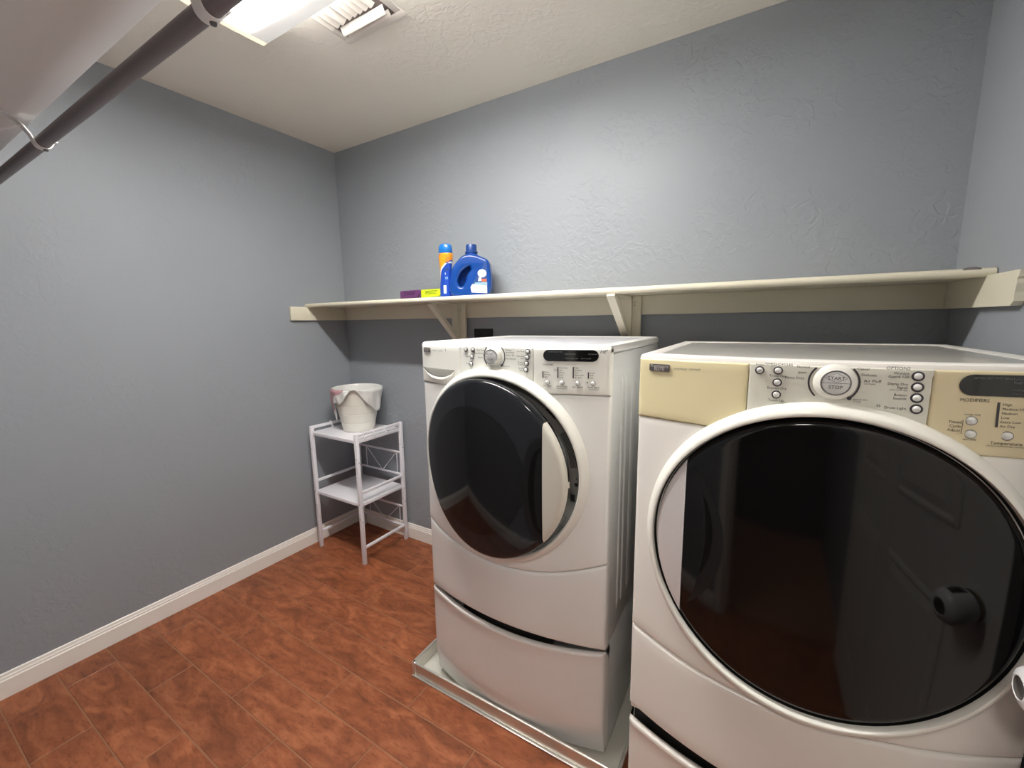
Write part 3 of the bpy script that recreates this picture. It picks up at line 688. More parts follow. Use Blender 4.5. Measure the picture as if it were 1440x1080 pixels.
L += [('Water Temperature', 0.2135, 1.2085, 0.0036, 'CENTER'), ('Control Lock', 0.3010, 1.2080, 0.0048, 'CENTER'), ('Water', 0.190, 1.2625, 0.004), ('Heater', 0.190, 1.2580, 0.004)]
lettering(FW, L, HP+0.0003, 'lettering', 'print_dark', plR)
knob_shape(FW, 0.2830, 1.2285, [(0.0019, 0), (0.0019, HP+0.0006), (0, HP+0.0008)], 10).build('indicator_dot', 'button_ring', plR)
# round opening: ring, recess wall and latch plate
WC = (-0.014, 0.947)
ringw = ering(FW, WC[0], WC[1], 0.285, 0.285, 0.305, 0.314, [(1.03, -0.002), (0.98, 0.006), (0.88, 0.013), (0.70, 0.021), (0.45, 0.0265), (0.22, 0.0285), (0.06, 0.027), (0.0, 0.023), (-0.02, 0.010), (-0.10, 0.004)]).build('door_ring', 'ring_white', wash, smooth=60)
ering(FW, WC[0], WC[1], 0.225, 0.225, 0.284, 0.285, [(1.0, 0.012), (0.99, 0.004), (0.96, -0.006), (0.55, -0.010), (0.30, -0.014), (0.0, -0.05)]).build('door_recess', 'recess_grey', wash, smooth=40)
FW0 = FW
recess = bpy.data.objects['door_recess']
def rim_pt(a, rr, h): a = math.radians(a); return FW.p(WC[0]+rr*math.cos(a), WC[1]+rr*math.sin(a), h)
for k in range(6):
    rr = 0.2525+0.0042*k; mb = MB(); mb.tube([rim_pt(a, rr, -0.0055-0.0006*(5-k)) for a in range(6, 32, 3)], 0.0009, 5); mb.build('vent_slot', 'dark_slot', recess)
mb = MB(); mb.tube([rim_pt(a, 0.267, -0.005) for a in range(40, 50, 2)], 0.0022, 6); mb.build('latch_slot', 'dark_slot', recess)
for a, r_ in ((-1, 0.0018), (-5, 0.0048)):
    p = rim_pt(a, 0.268, 0); MB().lathe([(0.0, 0.0045), (r_, 0.0045), (r_*1.25, 0.006)], (p[0], p[1], p[2]), 14, 'y').build('strike_hole', 'dark_slot', recess)
p = rim_pt(-14, 0.266, 0); MB().box(p[0]-0.006, p[0]+0.006, p[1]+0.001, p[1]+0.006, p[2]-0.010, p[2]+0.010).build('strike_slot', 'dark_slot', recess)
mb = MB(); mb.tube([rim_pt(a, 0.262, -0.0045) for a in (-37, -32, -28)]+[rim_pt(a, 0.272, -0.004) for a in (-28, -32, -37)], 0.0012, 5, closed=True); mb.build('warning_tag', 'gasket', recess)
MB().lathe([(0.0, 0.20), (0.19, 0.20), (0.205, 0.10), (0.226, 0.048)], (FW.xc+WC[0], FW.y(WC[0]), WC[1]), 48, 'y').build('drum', 'gasket', wash)
# the door itself, hinged at the left and a few degrees ajar
AL = math.radians(6.0); HX, HY = FW.xc-0.295, -0.772
def wrot(v):
    dx, dy = v[0]-HX, v[1]-HY; return (HX+dx*math.cos(AL)+dy*math.sin(AL), HY-dx*math.sin(AL)+dy*math.cos(AL), v[2])
wd = (-0.023, 0.946); RX, RZZ = 0.282, 0.283; UC = 0.219
wdoor = disc_part(FW, wd[0], wd[1], RX, RZZ, 0.026, 0.006, -RX, UC, nu=44, nz=36, edge=0.014, back=-0.004, rot=wrot).build('door', 'door_glass', wash, smooth=60, label='dark glass of the round washer door')
disc_part(FW, wd[0], wd[1], RX, RZZ, 0.028, 0.006, UC+0.002, RX, nu=14, nz=24, edge=0.010, back=-0.004, rot=wrot).build('door_handle', 'handle_cream', wdoor, smooth=50, label='cream crescent handle')
# inner bowl seen as darker disc in the glass, and the dark scooped grip beside the handle
def door_h(u, z): return 0.026+0.006*(1-((u-wd[0])/RX)**2-((z-wd[1])/RZZ)**2)
rings = []
for q in (1.0, 0.97, 0.85, 0.6, 0.3, 0.02):
    ring = []
    for k in range(64):
        u, z = wd[0]-0.030+0.196*q*math.cos(2*PI*k/64), wd[1]-0.006+0.205*q*math.sin(2*PI*k/64); ring.append(wrot(FW.p(u, z, door_h(u, z)+0.0007)))
    rings.append(ring)
mb = MB(); mb.loft(rings, True, False, True); mb.build('door_bowl', 'door_glass_inner', wdoor, smooth=60)
for (zc, hz, du, off, m_) in ((0.925, 0.160, 0.060, 0.0012, 'dryer_grip'), (0.925, 0.130, 0.038, 0.0018, 'dryer_groove'), (0.925, 0.118, 0.020, 0.0024, 'dryer_grip')):
    rows = []
    for k in range(25):
        t = -1+2*k/24; z = zc+hz*t; ub = wd[0]+UC-0.001; ua = ub-du*math.sqrt(max(0, 1-t*t))-0.0005
        rows.append([wrot(FW.p(ua+(ub-ua)*q, z, door_h(ua+(ub-ua)*q, z)+off)) for q in (0, .25, .5, .75, 1)])
    mb = MB(); mb.loft(rows, False); mb.build('grip_scoop', m_, wdoor, smooth=60)

# ---- dryer
dry = machine('clothes_dryer', 'yellowed white front-loading dryer with big closed dark door, at right', FD, DZT, 1.169, d_seam, 0.338, -0.223, (0.014, 0.905), (0.306, 0.308), None, md, [])
pdL = sp(FD, -FD.hw, -0.1217, above(1.1695, (0.014, 0.905), 0.322), DZT-0.010, 'control_end_panel', 'dryer_cream', dry)
pdC = sp(FD, -0.1210, 0.1500, above(1.1695, (0.014, 0.905), 0.322), DZT-0.010, 'control_panel', 'dryer_center', dry, 0.003)
pdR = sp(FD, 0.1507, FD.hw, above(1.1660, (0.014, 0.905), 0.322), DZT-0.010, 'display_panel', 'dryer_tan', dry)
badge(FD, -0.3255, -0.2785, 1.2815, 1.2980, pdL)
lettering(FD, [('smartheat', -0.2690, 1.2885, 0.0068), ('| quietpak', -0.2395, 1.2895, 0.0068)], HP+0.0003, 'lettering', 'print_mid', pdL)
for (u, z) in ((-0.103, 1.2975), (-0.0723, 1.2985), (-0.0723, 1.2752), (-0.0722, 1.2512)): ring_button(FD, u, z, pdC, 0.0080)
for (u, z) in ((0.1301, 1.2980), (0.1311, 1.2792), (0.1320, 1.2603), (0.1333, 1.2410)): ring_button(FD, u, z, pdC, 0.0086)
dial(FD, 0.0168, 1.2815, pdC, 0.0335, 0.0228, 0.012)
arc_strip(FD, 0.0150, 1.2810, 0.0375, 0.0030, 136, 226, HP+0.0005).build('dial_arc', 'button_ring', pdC)
arc_strip(FD, 0.0150, 1.2810, 0.0375, 0.0030, 44, -48, HP+0.0005, dot=True).build('dial_arc', 'button_ring', pdC)
s2 = 0.0064
lettering(FD, [('Power', -0.103, 1.3068, 0.0058, 'CENTER'), ('TIMED CYCLES', -0.0722, 1.3082, 0.0070, 'CENTER'), ('Timed Dry', -0.0722, 1.2858, s2, 'CENTER'), ('Express Dry', -0.0722, 1.2618, s2, 'CENTER'), ('Touch Up', -0.0722, 1.2375, s2, 'CENTER'),
    ('Normal .', -0.0195, 1.3055, s2, 'RIGHT'), ('Jeans .', -0.0235, 1.2950, s2, 'RIGHT'), ('Heavy Duty .', -0.0265, 1.2840, s2, 'RIGHT'),
    ('. Casual', 0.0440, 1.3055, s2), ('. Delicate', 0.0505, 1.2950, s2), ('. Air Fluff', 0.0545, 1.2840, 0.0074), ('(no heat)', 0.0590, 1.2800, 0.0042), ('SENSOR DRY', 0.0450, 1.2505, 0.0036), ('CYCLES', 0.0450, 1.2470, 0.0036),
    ('OPTIONS', 0.1190, 1.3082, 0.0076, 'RIGHT'), ('Wrinkle', 0.1185, 1.3000, s2, 'RIGHT'), ('Guard 120', 0.1185, 1.2940, s2, 'RIGHT'), ('Damp Dry', 0.1185, 1.2812, s2, 'RIGHT'), ('Signal', 0.1185, 1.2752, s2, 'RIGHT'), ('(with sensor dry)', 0.1185, 1.2718, 0.0034, 'RIGHT'), ('Button', 0.1190, 1.2620, s2, 'RIGHT'), ('Sounds', 0.1190, 1.2560, s2, 'RIGHT'), ('Drum Light', 0.1200, 1.2388, s2, 'RIGHT')], HP+0.0003, 'lettering', 'print_dark', pdC)
arc_strip(FD, 0.0825, 1.2425, 0.0020, 0.0006, -60, 240, HP+0.0004).build('light_symbol', 'print_dark', pdC)
dsd = stad_plate(FD, 0.1837, 0.3340, 1.2686, 1.3037, HP+0.0012).build('display', 'black_gloss', pdR)
lettering(FD, [('ESTIMATED TIME REMAINING', 0.200, 1.2965, 0.0046), ('Kenmore', 0.248, 1.2900, 0.0075), ('Sensing', 0.248, 1.2790, 0.0048), ('Damp', 0.270, 1.2790, 0.0048), ('Cool Down', 0.286, 1.2790, 0.0048), ('Check Lint Screen', 0.248, 1.2735, 0.0042)], HP+0.0017, 'display_print', 'print_display', dsd)
for (u, z) in ((0.2051, 1.2261), (0.2065, 1.2032), (0.2515, 1.2037), (0.2960, 1.2037)): plain_button(FD, u, z, pdR, 0.0068)
patch(FD, [(0.2355, 1.2175), (0.2385, 1.2175), (0.2368, 1.2590), (0.2338, 1.2590)], HP+0.0008).build('indicator_bar', 'button_ring', pdR)
patch(FD, [(0.2805, 1.2175), (0.2835, 1.2175), (0.2818, 1.2590), (0.2788, 1.2590)], HP+0.0008).build('indicator_bar', 'button_ring', pdR)
patch(FD, [(0.1948, 1.2030), (0.1952, 1.2030), (0.1952, 1.2270), (0.1948, 1.2270)], HP+0.0005).build('divider_line', 'print_dark', pdR)
L = [('MODIFIERS', 0.187, 1.2585, 0.0076), ('Timed', 0.1935, 1.2205, 0.0066, 'RIGHT'), ('Cycle', 0.1935, 1.2135, 0.0066, 'RIGHT'), ('Adjust', 0.1935, 1.2065, 0.0066, 'RIGHT'), ('MORE TIME', 0.2055, 1.2350, 0.0040, 'CENTER'), ('LESS TIME', 0.2065, 1.1925, 0.0040, 'CENTER'), ('Temperature', 0.2520, 1.1885, 0.0074, 'CENTER'), ('DRYING TEMPERATURE CONTROL', 0.2520, 1.1845, 0.0030, 'CENTER'), ('Dryness', 0.2960, 1.1885, 0.0074, 'CENTER')]
for k, s_ in enumerate(('High', 'Medium High', 'Medium', 'Low', 'Extra Low', 'Air Dry')): L.append((s_, 0.2405, 1.2535-0.0072*k, 0.0060))
for k, s_ in enumerate(('Extra Dry', 'Dry', 'Near Dry', 'Less Dry')): L.append((s_, 0.2860, 1.2535-0.0072*k, 0.0060))
lettering(FD, L, HP+0.0003, 'lettering', 'print_dark', pdR)
DC = (0.014, 0.905)
ering(FD, DC[0], DC[1], 0.312, 0.313, 0.331, 0.338, [(1.03, -0.002), (0.98, 0.006), (0.88, 0.013), (0.70, 0.020), (0.45, 0.0255), (0.22, 0.028), (0.06, 0.027), (0.0, 0.023), (-0.03, 0.006), (-0.06, -0.004)]).build('door_ring', 'ring_white', dry, smooth=60)
ering(FD, DC[0], DC[1], 0.24, 0.24, 0.3115, 0.3125, [(1.0, 0.012), (0.99, 0.002), (0.9, -0.004), (0.0, -0.006)]).build('door_gap', 'dark_slot', dry, smooth=60)
DRX = 0.3045; UD = -0.241
ddoor = disc_part(FD, DC[0], DC[1], DRX, DRX, 0.020, 0.008, UD, DRX, nu=44, nz=36, edge=0.010, back=0.0, ).build('door', 'dryer_glass', dry, smooth=60, label='dark glass of the round dryer door')
disc_part(FD, DC[0], DC[1], DRX, DRX, 0.022, 0.007, -DRX, UD-0.0012, nu=14, nz=24, edge=0.008, back=0.0).build('door_handle', 'handle_silver', ddoor, smooth=50, label='silver crescent handle')
def grip(u0, u1, z0, z1, bulge, h, m, nm):
    mb = MB(); rows = []
    for k in range(25):
        t = k/24; z = z0+(z1-z0)*t; w_ = math.sin(PI*t)**0.7; ua = u0+bulge*0.55*(w_-1); ub = ua+(u1-u0)*max(w_, 0.06)
        rho = lambda u: ((u-DC[0])/DRX)**2+((z-DC[1])/DRX)**2
        H_ = lambda u: 0.020+0.008*(1-rho(u))
        rows.append([FD.p(ua+(ub-ua)*q, z, H_(ua+(ub-ua)*q)+h) for q in (0, .25, .5, .75, 1)])
    mb.loft(rows, False); mb.build(nm, m, ddoor, smooth=50)
grip(-0.186, -0.146, 0.755, 1.075, 0.05, 0.0006, 'dryer_grip', 'grip_surround')
grip(-0.182, -0.168, 0.835, 1.020, 0.018, 0.0012, 'dryer_groove', 'grip_groove')

# ---- pedestals
def pedestal(F, yb, z0, ztop, drawer_top, label, bodym, drawm, lip, name='laundry_pedestal', tuck=0.020):
    HW = F.hw
    t = thing(name, label, 'pedestal', (F.xc, F.yf+0.3, z0), 'drawer pedestals under the machines')
    x0, x1 = F.xc-HW, F.xc+HW
    MB().box(x0+0.002, x1-0.002, F.yf+0.047, yb, z0, ztop, .004).build('body', bodym, t)
    # drawer front, swept in at its foot and rolled at its upper lip
    mb = MB(); rows = []; nu = 40; us = [-HW+0.001+(2*HW-0.002)*k/nu for k in range(nu+1)]
    eps = [0, .1, .3, .6, 1]; r = 0.011
    us = [-HW+0.001+r*e for e in eps]+us[2:-2]+[HW-0.001-r*e for e in eps[::-1]]
    for u in us:
        zt = drawer_top(u); row = []
        dL = max(drop(u+HW-0.001, r), drop(HW-0.001-u, r))
        zb = z0+0.012
        prof = [(zb, 0.055), (zb, tuck), (zb+0.04, tuck*0.75), (zb+0.085, tuck*0.15), (zb+0.11, 0.0)]
        prof += [(zb+0.11+(zt-0.016-zb-0.11)*k/5, 0.0) for k in range(1, 6)]
        prof += [(zt-0.013, -0.0035), (zt-0.009, -0.0055), (zt-0.004, -0.0050), (zt-0.001, -0.0015), (zt, 0.005), (zt-0.001, 0.016), (zt-0.012, 0.026), (zt-0.03, 0.034)]
        s_ = max(0.0, 1-(u/0.20)**2)
        for z, d in prof: row.append((F.xc+u, F.y(u)+max(d, dL+d*0.3 if d > -0.007 else dL), z))
        rows.append(row)
    b0 = [(q[0], F.yf+0.055, q[2]) for q in rows[0]]; b1 = [(q[0], F.yf+0.055, q[2]) for q in rows[-1]]
    mb.loft([b0]+rows+[b1], False); d = mb.build('drawer', drawm, t, smooth=45)
    return t, d
pw, dw_ = pedestal(FW, -0.15, 0.012, 0.399, lambda u: 0.390-0.021*(1-(u/0.343)**2), 'white drawer pedestal under the washer, standing in the metal pan', 'side_steel', 'washer_white', 0)
mb = plate(FW, -0.19, 0.17, lambda u: 0.352, lambda u: 0.3995, -0.030, 0.002, 0.05, nu=12, nz=3); mb.build('pocket_shade_plate', 'dark_slot', pw)  # near-black plate stands in for the shade inside the handle recess
pd_, dd_ = pedestal(FD, -0.223, 0.0, 0.334, lambda u: 0.318-0.018*(1-(u/0.3505)**2), 'off-white drawer pedestal under the dryer, at the frame bottom', 'dryer_white', 'dryer_white', 0)
mb = plate(FD, -0.342, 0.342, lambda u: 0.285, lambda u: 0.3335, -0.034, 0.002, 0.05, nu=12, nz=3); mb.build('pocket_shade_plate', 'dark_slot', pd_)  # same painted shade behind the dryer drawer's upper lip

# ---- drip pan
PX0, PX1, PY0, PY1, PZ = 1.291, 2.118, -0.797, -0.045, 0.062
pan = thing('drip_pan', 'shallow aluminium drip pan on the tiles beneath the washer', 'pan', ((PX0+PX1)/2, (PY0+PY1)/2, 0.0005))
MB().box(PX0+0.002, PX1-0.002, PY0+0.002, PY1-0.002, 0.0008, 0.003).build('pan_floor', 'pan_inside', pan)
def wallseg(a, b, nx, ny):
    mb = MB(); rings = []
    pr = [(0.0, 0.001), (0.0, 0.0555), (0.004, 0.058), (0.0055, 0.060), (0.004, PZ), (0.0, PZ+0.0006), (-0.004, PZ), (-0.0055, 0.059), (-0.003, 0.056), (-0.0015, 0.054), (-0.0015, 0.001)]
    for p in (a, b): rings.append([(p[0]-nx*d, p[1]-ny*d, z) for d, z in pr])
    mb.loft(rings, True, True, True); mb.build('pan_wall', 'aluminium', pan, smooth=50)
wallseg((PX0, PY0), (PX1, PY0), 0, 1); wallseg((PX0, PY1), (PX1, PY1), 0, -1); wallseg((PX0, PY0), (PX0, PY1), 1, 0); wallseg((PX1, PY0), (PX1, PY1), -1, 0)
MB().box(PX0-0.004, PX1+0.004, PY0-0.010, PY0, 0.0008, 0.0065, .002).build('pan_foot', 'aluminium', pan)
for px in (PX0, PX1):
    MB().box(px-0.004, px+0.012 if px == PX0 else px+0.004, PY0-0.006, PY0+0.004, 0.002, 0.064, .003).build('pan_corner', 'aluminium', pan)
MB().lathe([(0.0, 0.0045), (0.003, 0.004), (0.0042, 0.0015), (0.0042, 0.0)], (PX0+0.004, PY0, PZ+0.002), 12, 'z').build('rivet', 'screw_metal', pan)

# ------------------------------------------------------------------ small white metal stand
TX0, TX1, TY0, TY1, TT = 0.082, 0.488, -0.369, -0.036, 0.785
st = thing('storage_stand', 'small white metal two-tier stand in the room corner', 'stand', ((TX0+TX1)/2, (TY0+TY1)/2, 0.0))
lw = 0.0105
for (x_, y_) in ((TX0, TY0), (TX1, TY0), (TX1, TY1), (TX0, TY1)):
    lg = MB().box(x_-lw, x_+lw, y_-lw, y_+lw, 0.0005, TT, .0025).build('leg', 'white_metal', st)
    for z in (0.64, 0.371, 0.282):
        MB().lathe([(0.0, -0.0012), (0.0026, -0.0010), (0.0034, 0.0003)], (x_, y_-lw, z), 10, 'y').build('screw', 'screw_metal', lg)
        if x_ == TX1: MB().lathe([(0.0, 0.0012), (0.0026, 0.0010), (0.0034, -0.0003)], (x_+lw, y_, z-0.02), 10, 'x').build('screw', 'screw_metal', lg)
for z in (0.747, 0.372):
    sh = MB().box(TX0+lw, TX1-lw, TY0+0.002, TY1-0.002, z-0.006, z, .001).build('shelf_panel', 'white_metal', st)
    MB().box(TX0+lw, TX1-lw, TY0-0.003, TY0+0.004, z-0.018, z+0.0005, .0015).build('shelf_lip', 'white_metal', sh)
    MB().box(TX0+lw, TX1-lw, TY1-0.004, TY1+0.003, z-0.018, z+0.0005, .0015).build('shelf_lip', 'white_metal', sh)
    for x_ in (TX0, TX1): MB().box(x_-0.004, x_+0.004, TY0+lw, TY1-lw, z-0.018, z+0.0005, .0015).build('shelf_lip', 'white_metal', sh)
for x_ in (TX0, TX1):
    MB().box(x_-0.007, x_+0.007, TY0+lw, TY1-lw, TT-0.018, TT-0.0005, .002).build('rail', 'white_metal', st)
    MB().box(x_-0.007, x_+0.007, TY0+lw, TY1-lw, 0.427, 0.443, .003).build('rail', 'white_metal', st)
    MB().box(x_-0.007, x_+0.007, TY0+lw, TY1-lw, 0.092, 0.108, .003).build('rail', 'white_metal', st)
for (zt_, zb_) in ((0.585, 0.440), (0.222, 0.090)):
    for z in (zt_, zb_):
        mb = MB().tube([(TX0+lw, TY1, z), (TX1-lw, TY1, z)], 0.0068, 10); mb.build('crossbar', 'white_metal', st)
    xm = (TX0+TX1)/2; xa, xb = TX0+0.075, TX1-0.045
    for (a, b_) in (((xa, zt_), (xa, zb_)), ((xb, zt_), (xb, zb_)), ((xa, zt_), (xm+0.02, zb_)), ((xm+0.02, zb_), (xb, zt_))):
        MB().tube([(a[0], TY1, a[1]), (b_[0], TY1, b_[1])], 0.0024, 6).build('brace_wire', 'white_metal', st)
# hooks on the rails
def hook(x, y, side, label):
    mb = MB(); R_ = 0.0095; z = TT
    pts = [(x-side*0.009, y, z-0.008), (x-side*0.009, y, z+0.001), (x-side*0.004, y, z+0.0025), (x+side*0.006, y, z+0.0025), (x+side*0.0105, y, z), (x+side*0.0105, y, z-0.026)]
    for k in range(0, 9):
        a = PI+PI*k/8; pts.append((x+side*(0.0105+0.0075+0.0075*math.cos(a)), y-0.002*k/8, z-0.030+0.0075*math.sin(a)))
    pts.append((x+side*0.0255, y-0.002, z-0.020))
    mb.tube(pts, 0.0027, 8); o = mb.build('rail_hook', 'white_metal', None, smooth=60, loc=(x, y, z)); tag(o, label, 'hook', 'white hooks on the stand rails')
hook(TX1, -0.325, 1, 'white hook on the stand rail nearest the front leg')
hook(TX1, -0.255, 1, 'middle white hook of three on the near stand rail')
hook(TX1, -0.165, 1, 'white hook on the near stand rail, closest to the washer wall')
hook(TX0, -0.235, 1, 'white hook on the stand rail beside the left wall')

# waste bin with a bag folded over the rim
BX, BY, BZ0 = 0.283, -0.180, 0.7485
bn = thing('waste_bin', 'cream plastic waste bin standing on the white stand', 'bin', (BX, BY, BZ0))
rb, rt, hb = 0.092, 0.142, 0.262
prof = [(0.0, 0.0), (rb-0.004, 0.0), (rb, 0.004)]
def br(h): return rb+(rt-rb)*h/hb
for h in (0.02, 0.0485): prof.append((br(h), h))
for hc in (0.055, 0.110, 0.165):
    prof += [(br(hc-0.003), hc-0.003), (br(hc)-0.0022, hc-0.001), (br(hc)-0.0022, hc+0.001), (br(hc+0.003), hc+0.003)]
prof += [(br(0.23), 0.23), (br(hb-0.006), hb-0.006), (rt+0.003, hb-0.004), (rt+0.0035, hb), (rt-0.001, hb+0.001), (rt-0.004, hb-0.004), (rb-0.002, 0.006), (0.0, 0.006)]
MB().lathe(prof, (BX, BY, BZ0), 64, 'z').build('bin_body', 'bin_plastic', bn, smooth=40)
def bag():
    n = 120; rings = []; rnd = random.Random(3)
    ph = [rnd.uniform(0, 6.28) for _ in range(6)]
    def hang(a):   # how far the bag hangs down outside, by angle
        d = lambda c, w: math.exp(-(((a-c+PI) % (2*PI)-PI)/w)**2)
        base = 0.055+0.018*math.sin(3*a+ph[0])+0.012*math.sin(7*a+ph[1])
        return base+0.085*d(math.radians(14), 0.34)+0.040*d(math.radians(-86), 0.26)-0.042*d(math.radians(-47), 0.26)+0.120*d(math.radians(-124), 0.24)+0.03*d(math.radians(100), .5)
    def fold(a, t): return (0.0035*math.sin(9*a+ph[2]+2*t)+0.0025*math.sin(17*a+ph[3]-3*t)+0.0012*math.sin(31*a+ph[4]))*min(1, t*2)
    levels = [('in', 0.10), ('in', 0.05), ('in', 0.01), ('rim', 0)]+[('out', k/12) for k in range(1, 13)]
    for kind, v in levels:
        ring = []
        for k in range(n):
            a = 2*PI*k/n
            if kind == 'in': h = hb-v; r_ = br(h)-0.0065-0.002*math.sin(9*a+ph[2])*0.4
            elif kind == 'rim': h = hb+0.0035; r_ = rt-0.0005
            else:
                hg = hang(a); h = hb+0.002-hg*v; flare = 0.004+0.010*v*(0.6+0.4*math.sin(5*a+ph[5]))
                r_ = br(min(hb, max(0, h)))+0.0045+flare+fold(a, v)+0.004
            ring.append((BX+r_*math.cos(a), BY+r_*math.sin(a), BZ0+h))
        rings.append(ring)
    mb = MB(); m_ = len(rings[0])
    vs_ = [p for r in rings for p in r]; fs = []; mi = []
    for i in range(len(rings)-1):
        for k in range(n):
            fs.append((i*n+k, i*n+(k+1) % n, (i+1)*n+(k+1) % n, (i+1)*n+k)); deg = (360*k/n+180) % 360-180
            mi.append(1 if (-140 < deg < -70 and 2 <= i <= 13-(deg+140)/8) else 0)
    mb.v = vs_; mb.f = fs; mb.mi = mi
    o = mb.build('bin_liner', ['bag', 'bag_print'], None, smooth=80, loc=(BX, BY, BZ0+hb))
    s_ = o.modifiers.new('thickness', 'SOLIDIFY'); s_.thickness = 0.0006
    tag(o, 'thin white plastic bag with pinkish print folded over the bin rim', 'bag')
bag()

# ------------------------------------------------------------------ things on the shelf
Z0 = ST+0.0005
# detergent jug
JX, JY = 1.150, -0.145
jug = thing('detergent_jug', 'large blue detergent jug with a side handle on the shelf', 'jug', (JX, JY, Z0))
def outline_mesh(outer, hole, half, bev, name, m, parent, y):
    c = bpy.data.curves.new('o', 'CURVE'); c.dimensions = '2D'; c.fill_mode = 'BOTH'; c.extrude = half-bev; c.bevel_depth = bev; c.bevel_resolution = 4; c.resolution_u = 6
    for loop in (outer, hole):
        if not loop: continue
        s_ = c.splines.new('BEZIER'); s_.bezier_points.add(len(loop)-1); s_.use_cyclic_u = True
        for bp, q in zip(s_.bezier_points, loop):
            bp.co = (q[0], q[1], 0); tp = q[2] if len(q) > 2 else 'AUTO'; bp.handle_left_type = bp.handle_right_type = tp
    o = bpy.data.objects.new('o', c); me = o.to_mesh(); mb = MB()
    mb.add([(v.co.x, y+v.co.z, v.co.y) for v in me.vertices], [tuple(p.vertices) for p in me.polygons])
    o.to_mesh_clear(); bpy.data.objects.remove(o); bpy.data.curves.remove(c)
    return mb.build(name, m, parent, smooth=50)
J = lambda u, z: (JX+u, Z0+z)
b = 0.0145
outer = [J(-0.076, b), J(0.074, b), J(0.084, b+0.010), J(0.084, 0.140), J(0.078, 0.160), J(0.056, 0.172), J(0.030, 0.182), J(-0.024, 0.182), J(-0.046, 0.164), J(-0.072, 0.132), J(-0.082, 0.090), J(-0.084, b+0.012)]
hole = [J(0.004, 0.156), J(-0.034, 0.142), J(-0.066, 0.104), J(-0.070, 0.056), J(-0.044, 0.034), J(-0.014, 0.058), J(-0.002, 0.096), J(0.018, 0.130)]
jb = outline_mesh(outer, hole, 0.050, 0.014, 'jug_body', 'jug_blue', jug, JY)
MB().box(JX-0.076, JX+0.02, JY+0.012, JY+0.018, Z0+0.03, Z0+0.16, .002).build('grip_web', 'jug_blue', jug)
cxj = JX+0.003
MB().lathe([(0.036, 0.172), (0.036, 0.196), (0.028, 0.206), (0.026, 0.216)], (cxj, JY, Z0), 32, 'z').build('jug_neck', 'jug_blue', jug)
cp = [(0.0295, 0.208), (0.0315, 0.210), (0.0315, 0.216), (0.0265, 0.219), (0.0265, 0.246), (0.0245, 0.250), (0.0, 0.250)]
MB().lathe(cp, (cxj, JY, Z0), 40, 'z').build('cap', 'jug_cap', jug)
yl = JY-0.0502
lab = MB(); pl_ = [J(0.006, 0.018), J(0.084, 0.013), J(0.084, 0.160), J(0.074, 0.156), J(0.018, 0.070), J(0.000, 0.045)]
lab.loft([[(q[0], yl+0.0005, q[1]) for q in pl_], [(q[0], yl-0.0006, q[1]) for q in pl_]], True, False, True); lo = lab.build('label', 'label_navy', jug, flat=True)
def lab_patch(pts, m, nm, k):
    mb = MB(); mb.loft([[(q[0], yl-0.0004, q[1]) for q in pts], [(q[0], yl-0.0008-0.0003*k, q[1]) for q in pts]], True, False, True); return mb.build(nm, m, lo, flat=True)
lab_patch([J(0.007, 0.019), J(0.083, 0.0145), J(0.083, 0.050), J(0.012, 0.058), J(0.003, 0.044)], 'label_white', 'info_panel', 1)
lab_patch([J(0.019, 0.056), J(0.084, 0.052), J(0.084, 0.066), J(0.026, 0.066)], 'label_lightblue', 'label_band', 1)
lab_patch([J(0.060+0.021*math.cos(a), 0.108+0.019*math.sin(a)) for a in [2*PI*k/18 for k in range(18)]], 'label_white', 'logo_field', 1)
lab_patch([J(0.040, 0.072), J(0.056, 0.072), J(0.056, 0.090), J(0.044, 0.090)], 'label_white', 'label_block', 2)
lab_patch([J(0.058, 0.068), J(0.081, 0.068), J(0.081, 0.082), J(0.058, 0.082)], 'label_red', 'label_block', 2)
mb = MB(); vs_, fs = text_geom('Purex', 0.0145, 'CENTER', 0.1); mb.add([(JX+0.060+a, yl-0.0016, Z0+0.104+c_) for a, c_ in vs_], fs)
for k in range(5):
    z_ = Z0+0.047-0.006*k
    for (u0, u1) in ((0.024, 0.054), (0.060, 0.078)):
        mb.add([(JX+u0, yl-0.0016, z_), (JX+u1, yl-0.0016, z_), (JX+u1, yl-0.0016, z_+0.0018), (JX+u0, yl-0.0016, z_+0.0018)], [(0, 1, 2, 3)])
mb.build('label_print', 'print_mid', lo, flat=True, kind='stuff')

jug.rotation_euler.z = math.radians(27)
# scent-booster bottle
SX, SY = 1.000, -0.155
sb = thing('booster_bottle', 'slim blue and orange laundry booster bottle left of the jug', 'bottle', (SX, SY, Z0))
def brad(h):
    pts = [(0.0, 0.033), (0.004, 0.036), (0.05, 0.0365), (0.11, 0.0325), (0.16, 0.0335), (0.195, 0.038), (0.215, 0.039), (0.222, 0.037)]
    for (a, ra), (c_, rc) in zip(pts, pts[1:]):
        if h <= c_: return ra+(rc-ra)*(h-a)/(c_-a)
    return pts[-1][1]
hs = [0.222*k/28 for k in range(29)]
MB().lathe([(0.0, 0.0)]+[(brad(h), h) for h in hs]+[(0.0, 0.222)], (SX, SY, Z0), 40, 'z', 1.0, 0.8).build('bottle_body', 'bottle_blue', sb)
MB().lathe([(0.0355, 0.2225), (0.0375, 0.226), (0.037, 0.245), (0.033, 0.260), (0.024, 0.266), (0.0, 0.267)], (SX, SY, Z0), 40, 'z', 1.0, 0.8).build('cap', 'bottle_cap', sb)
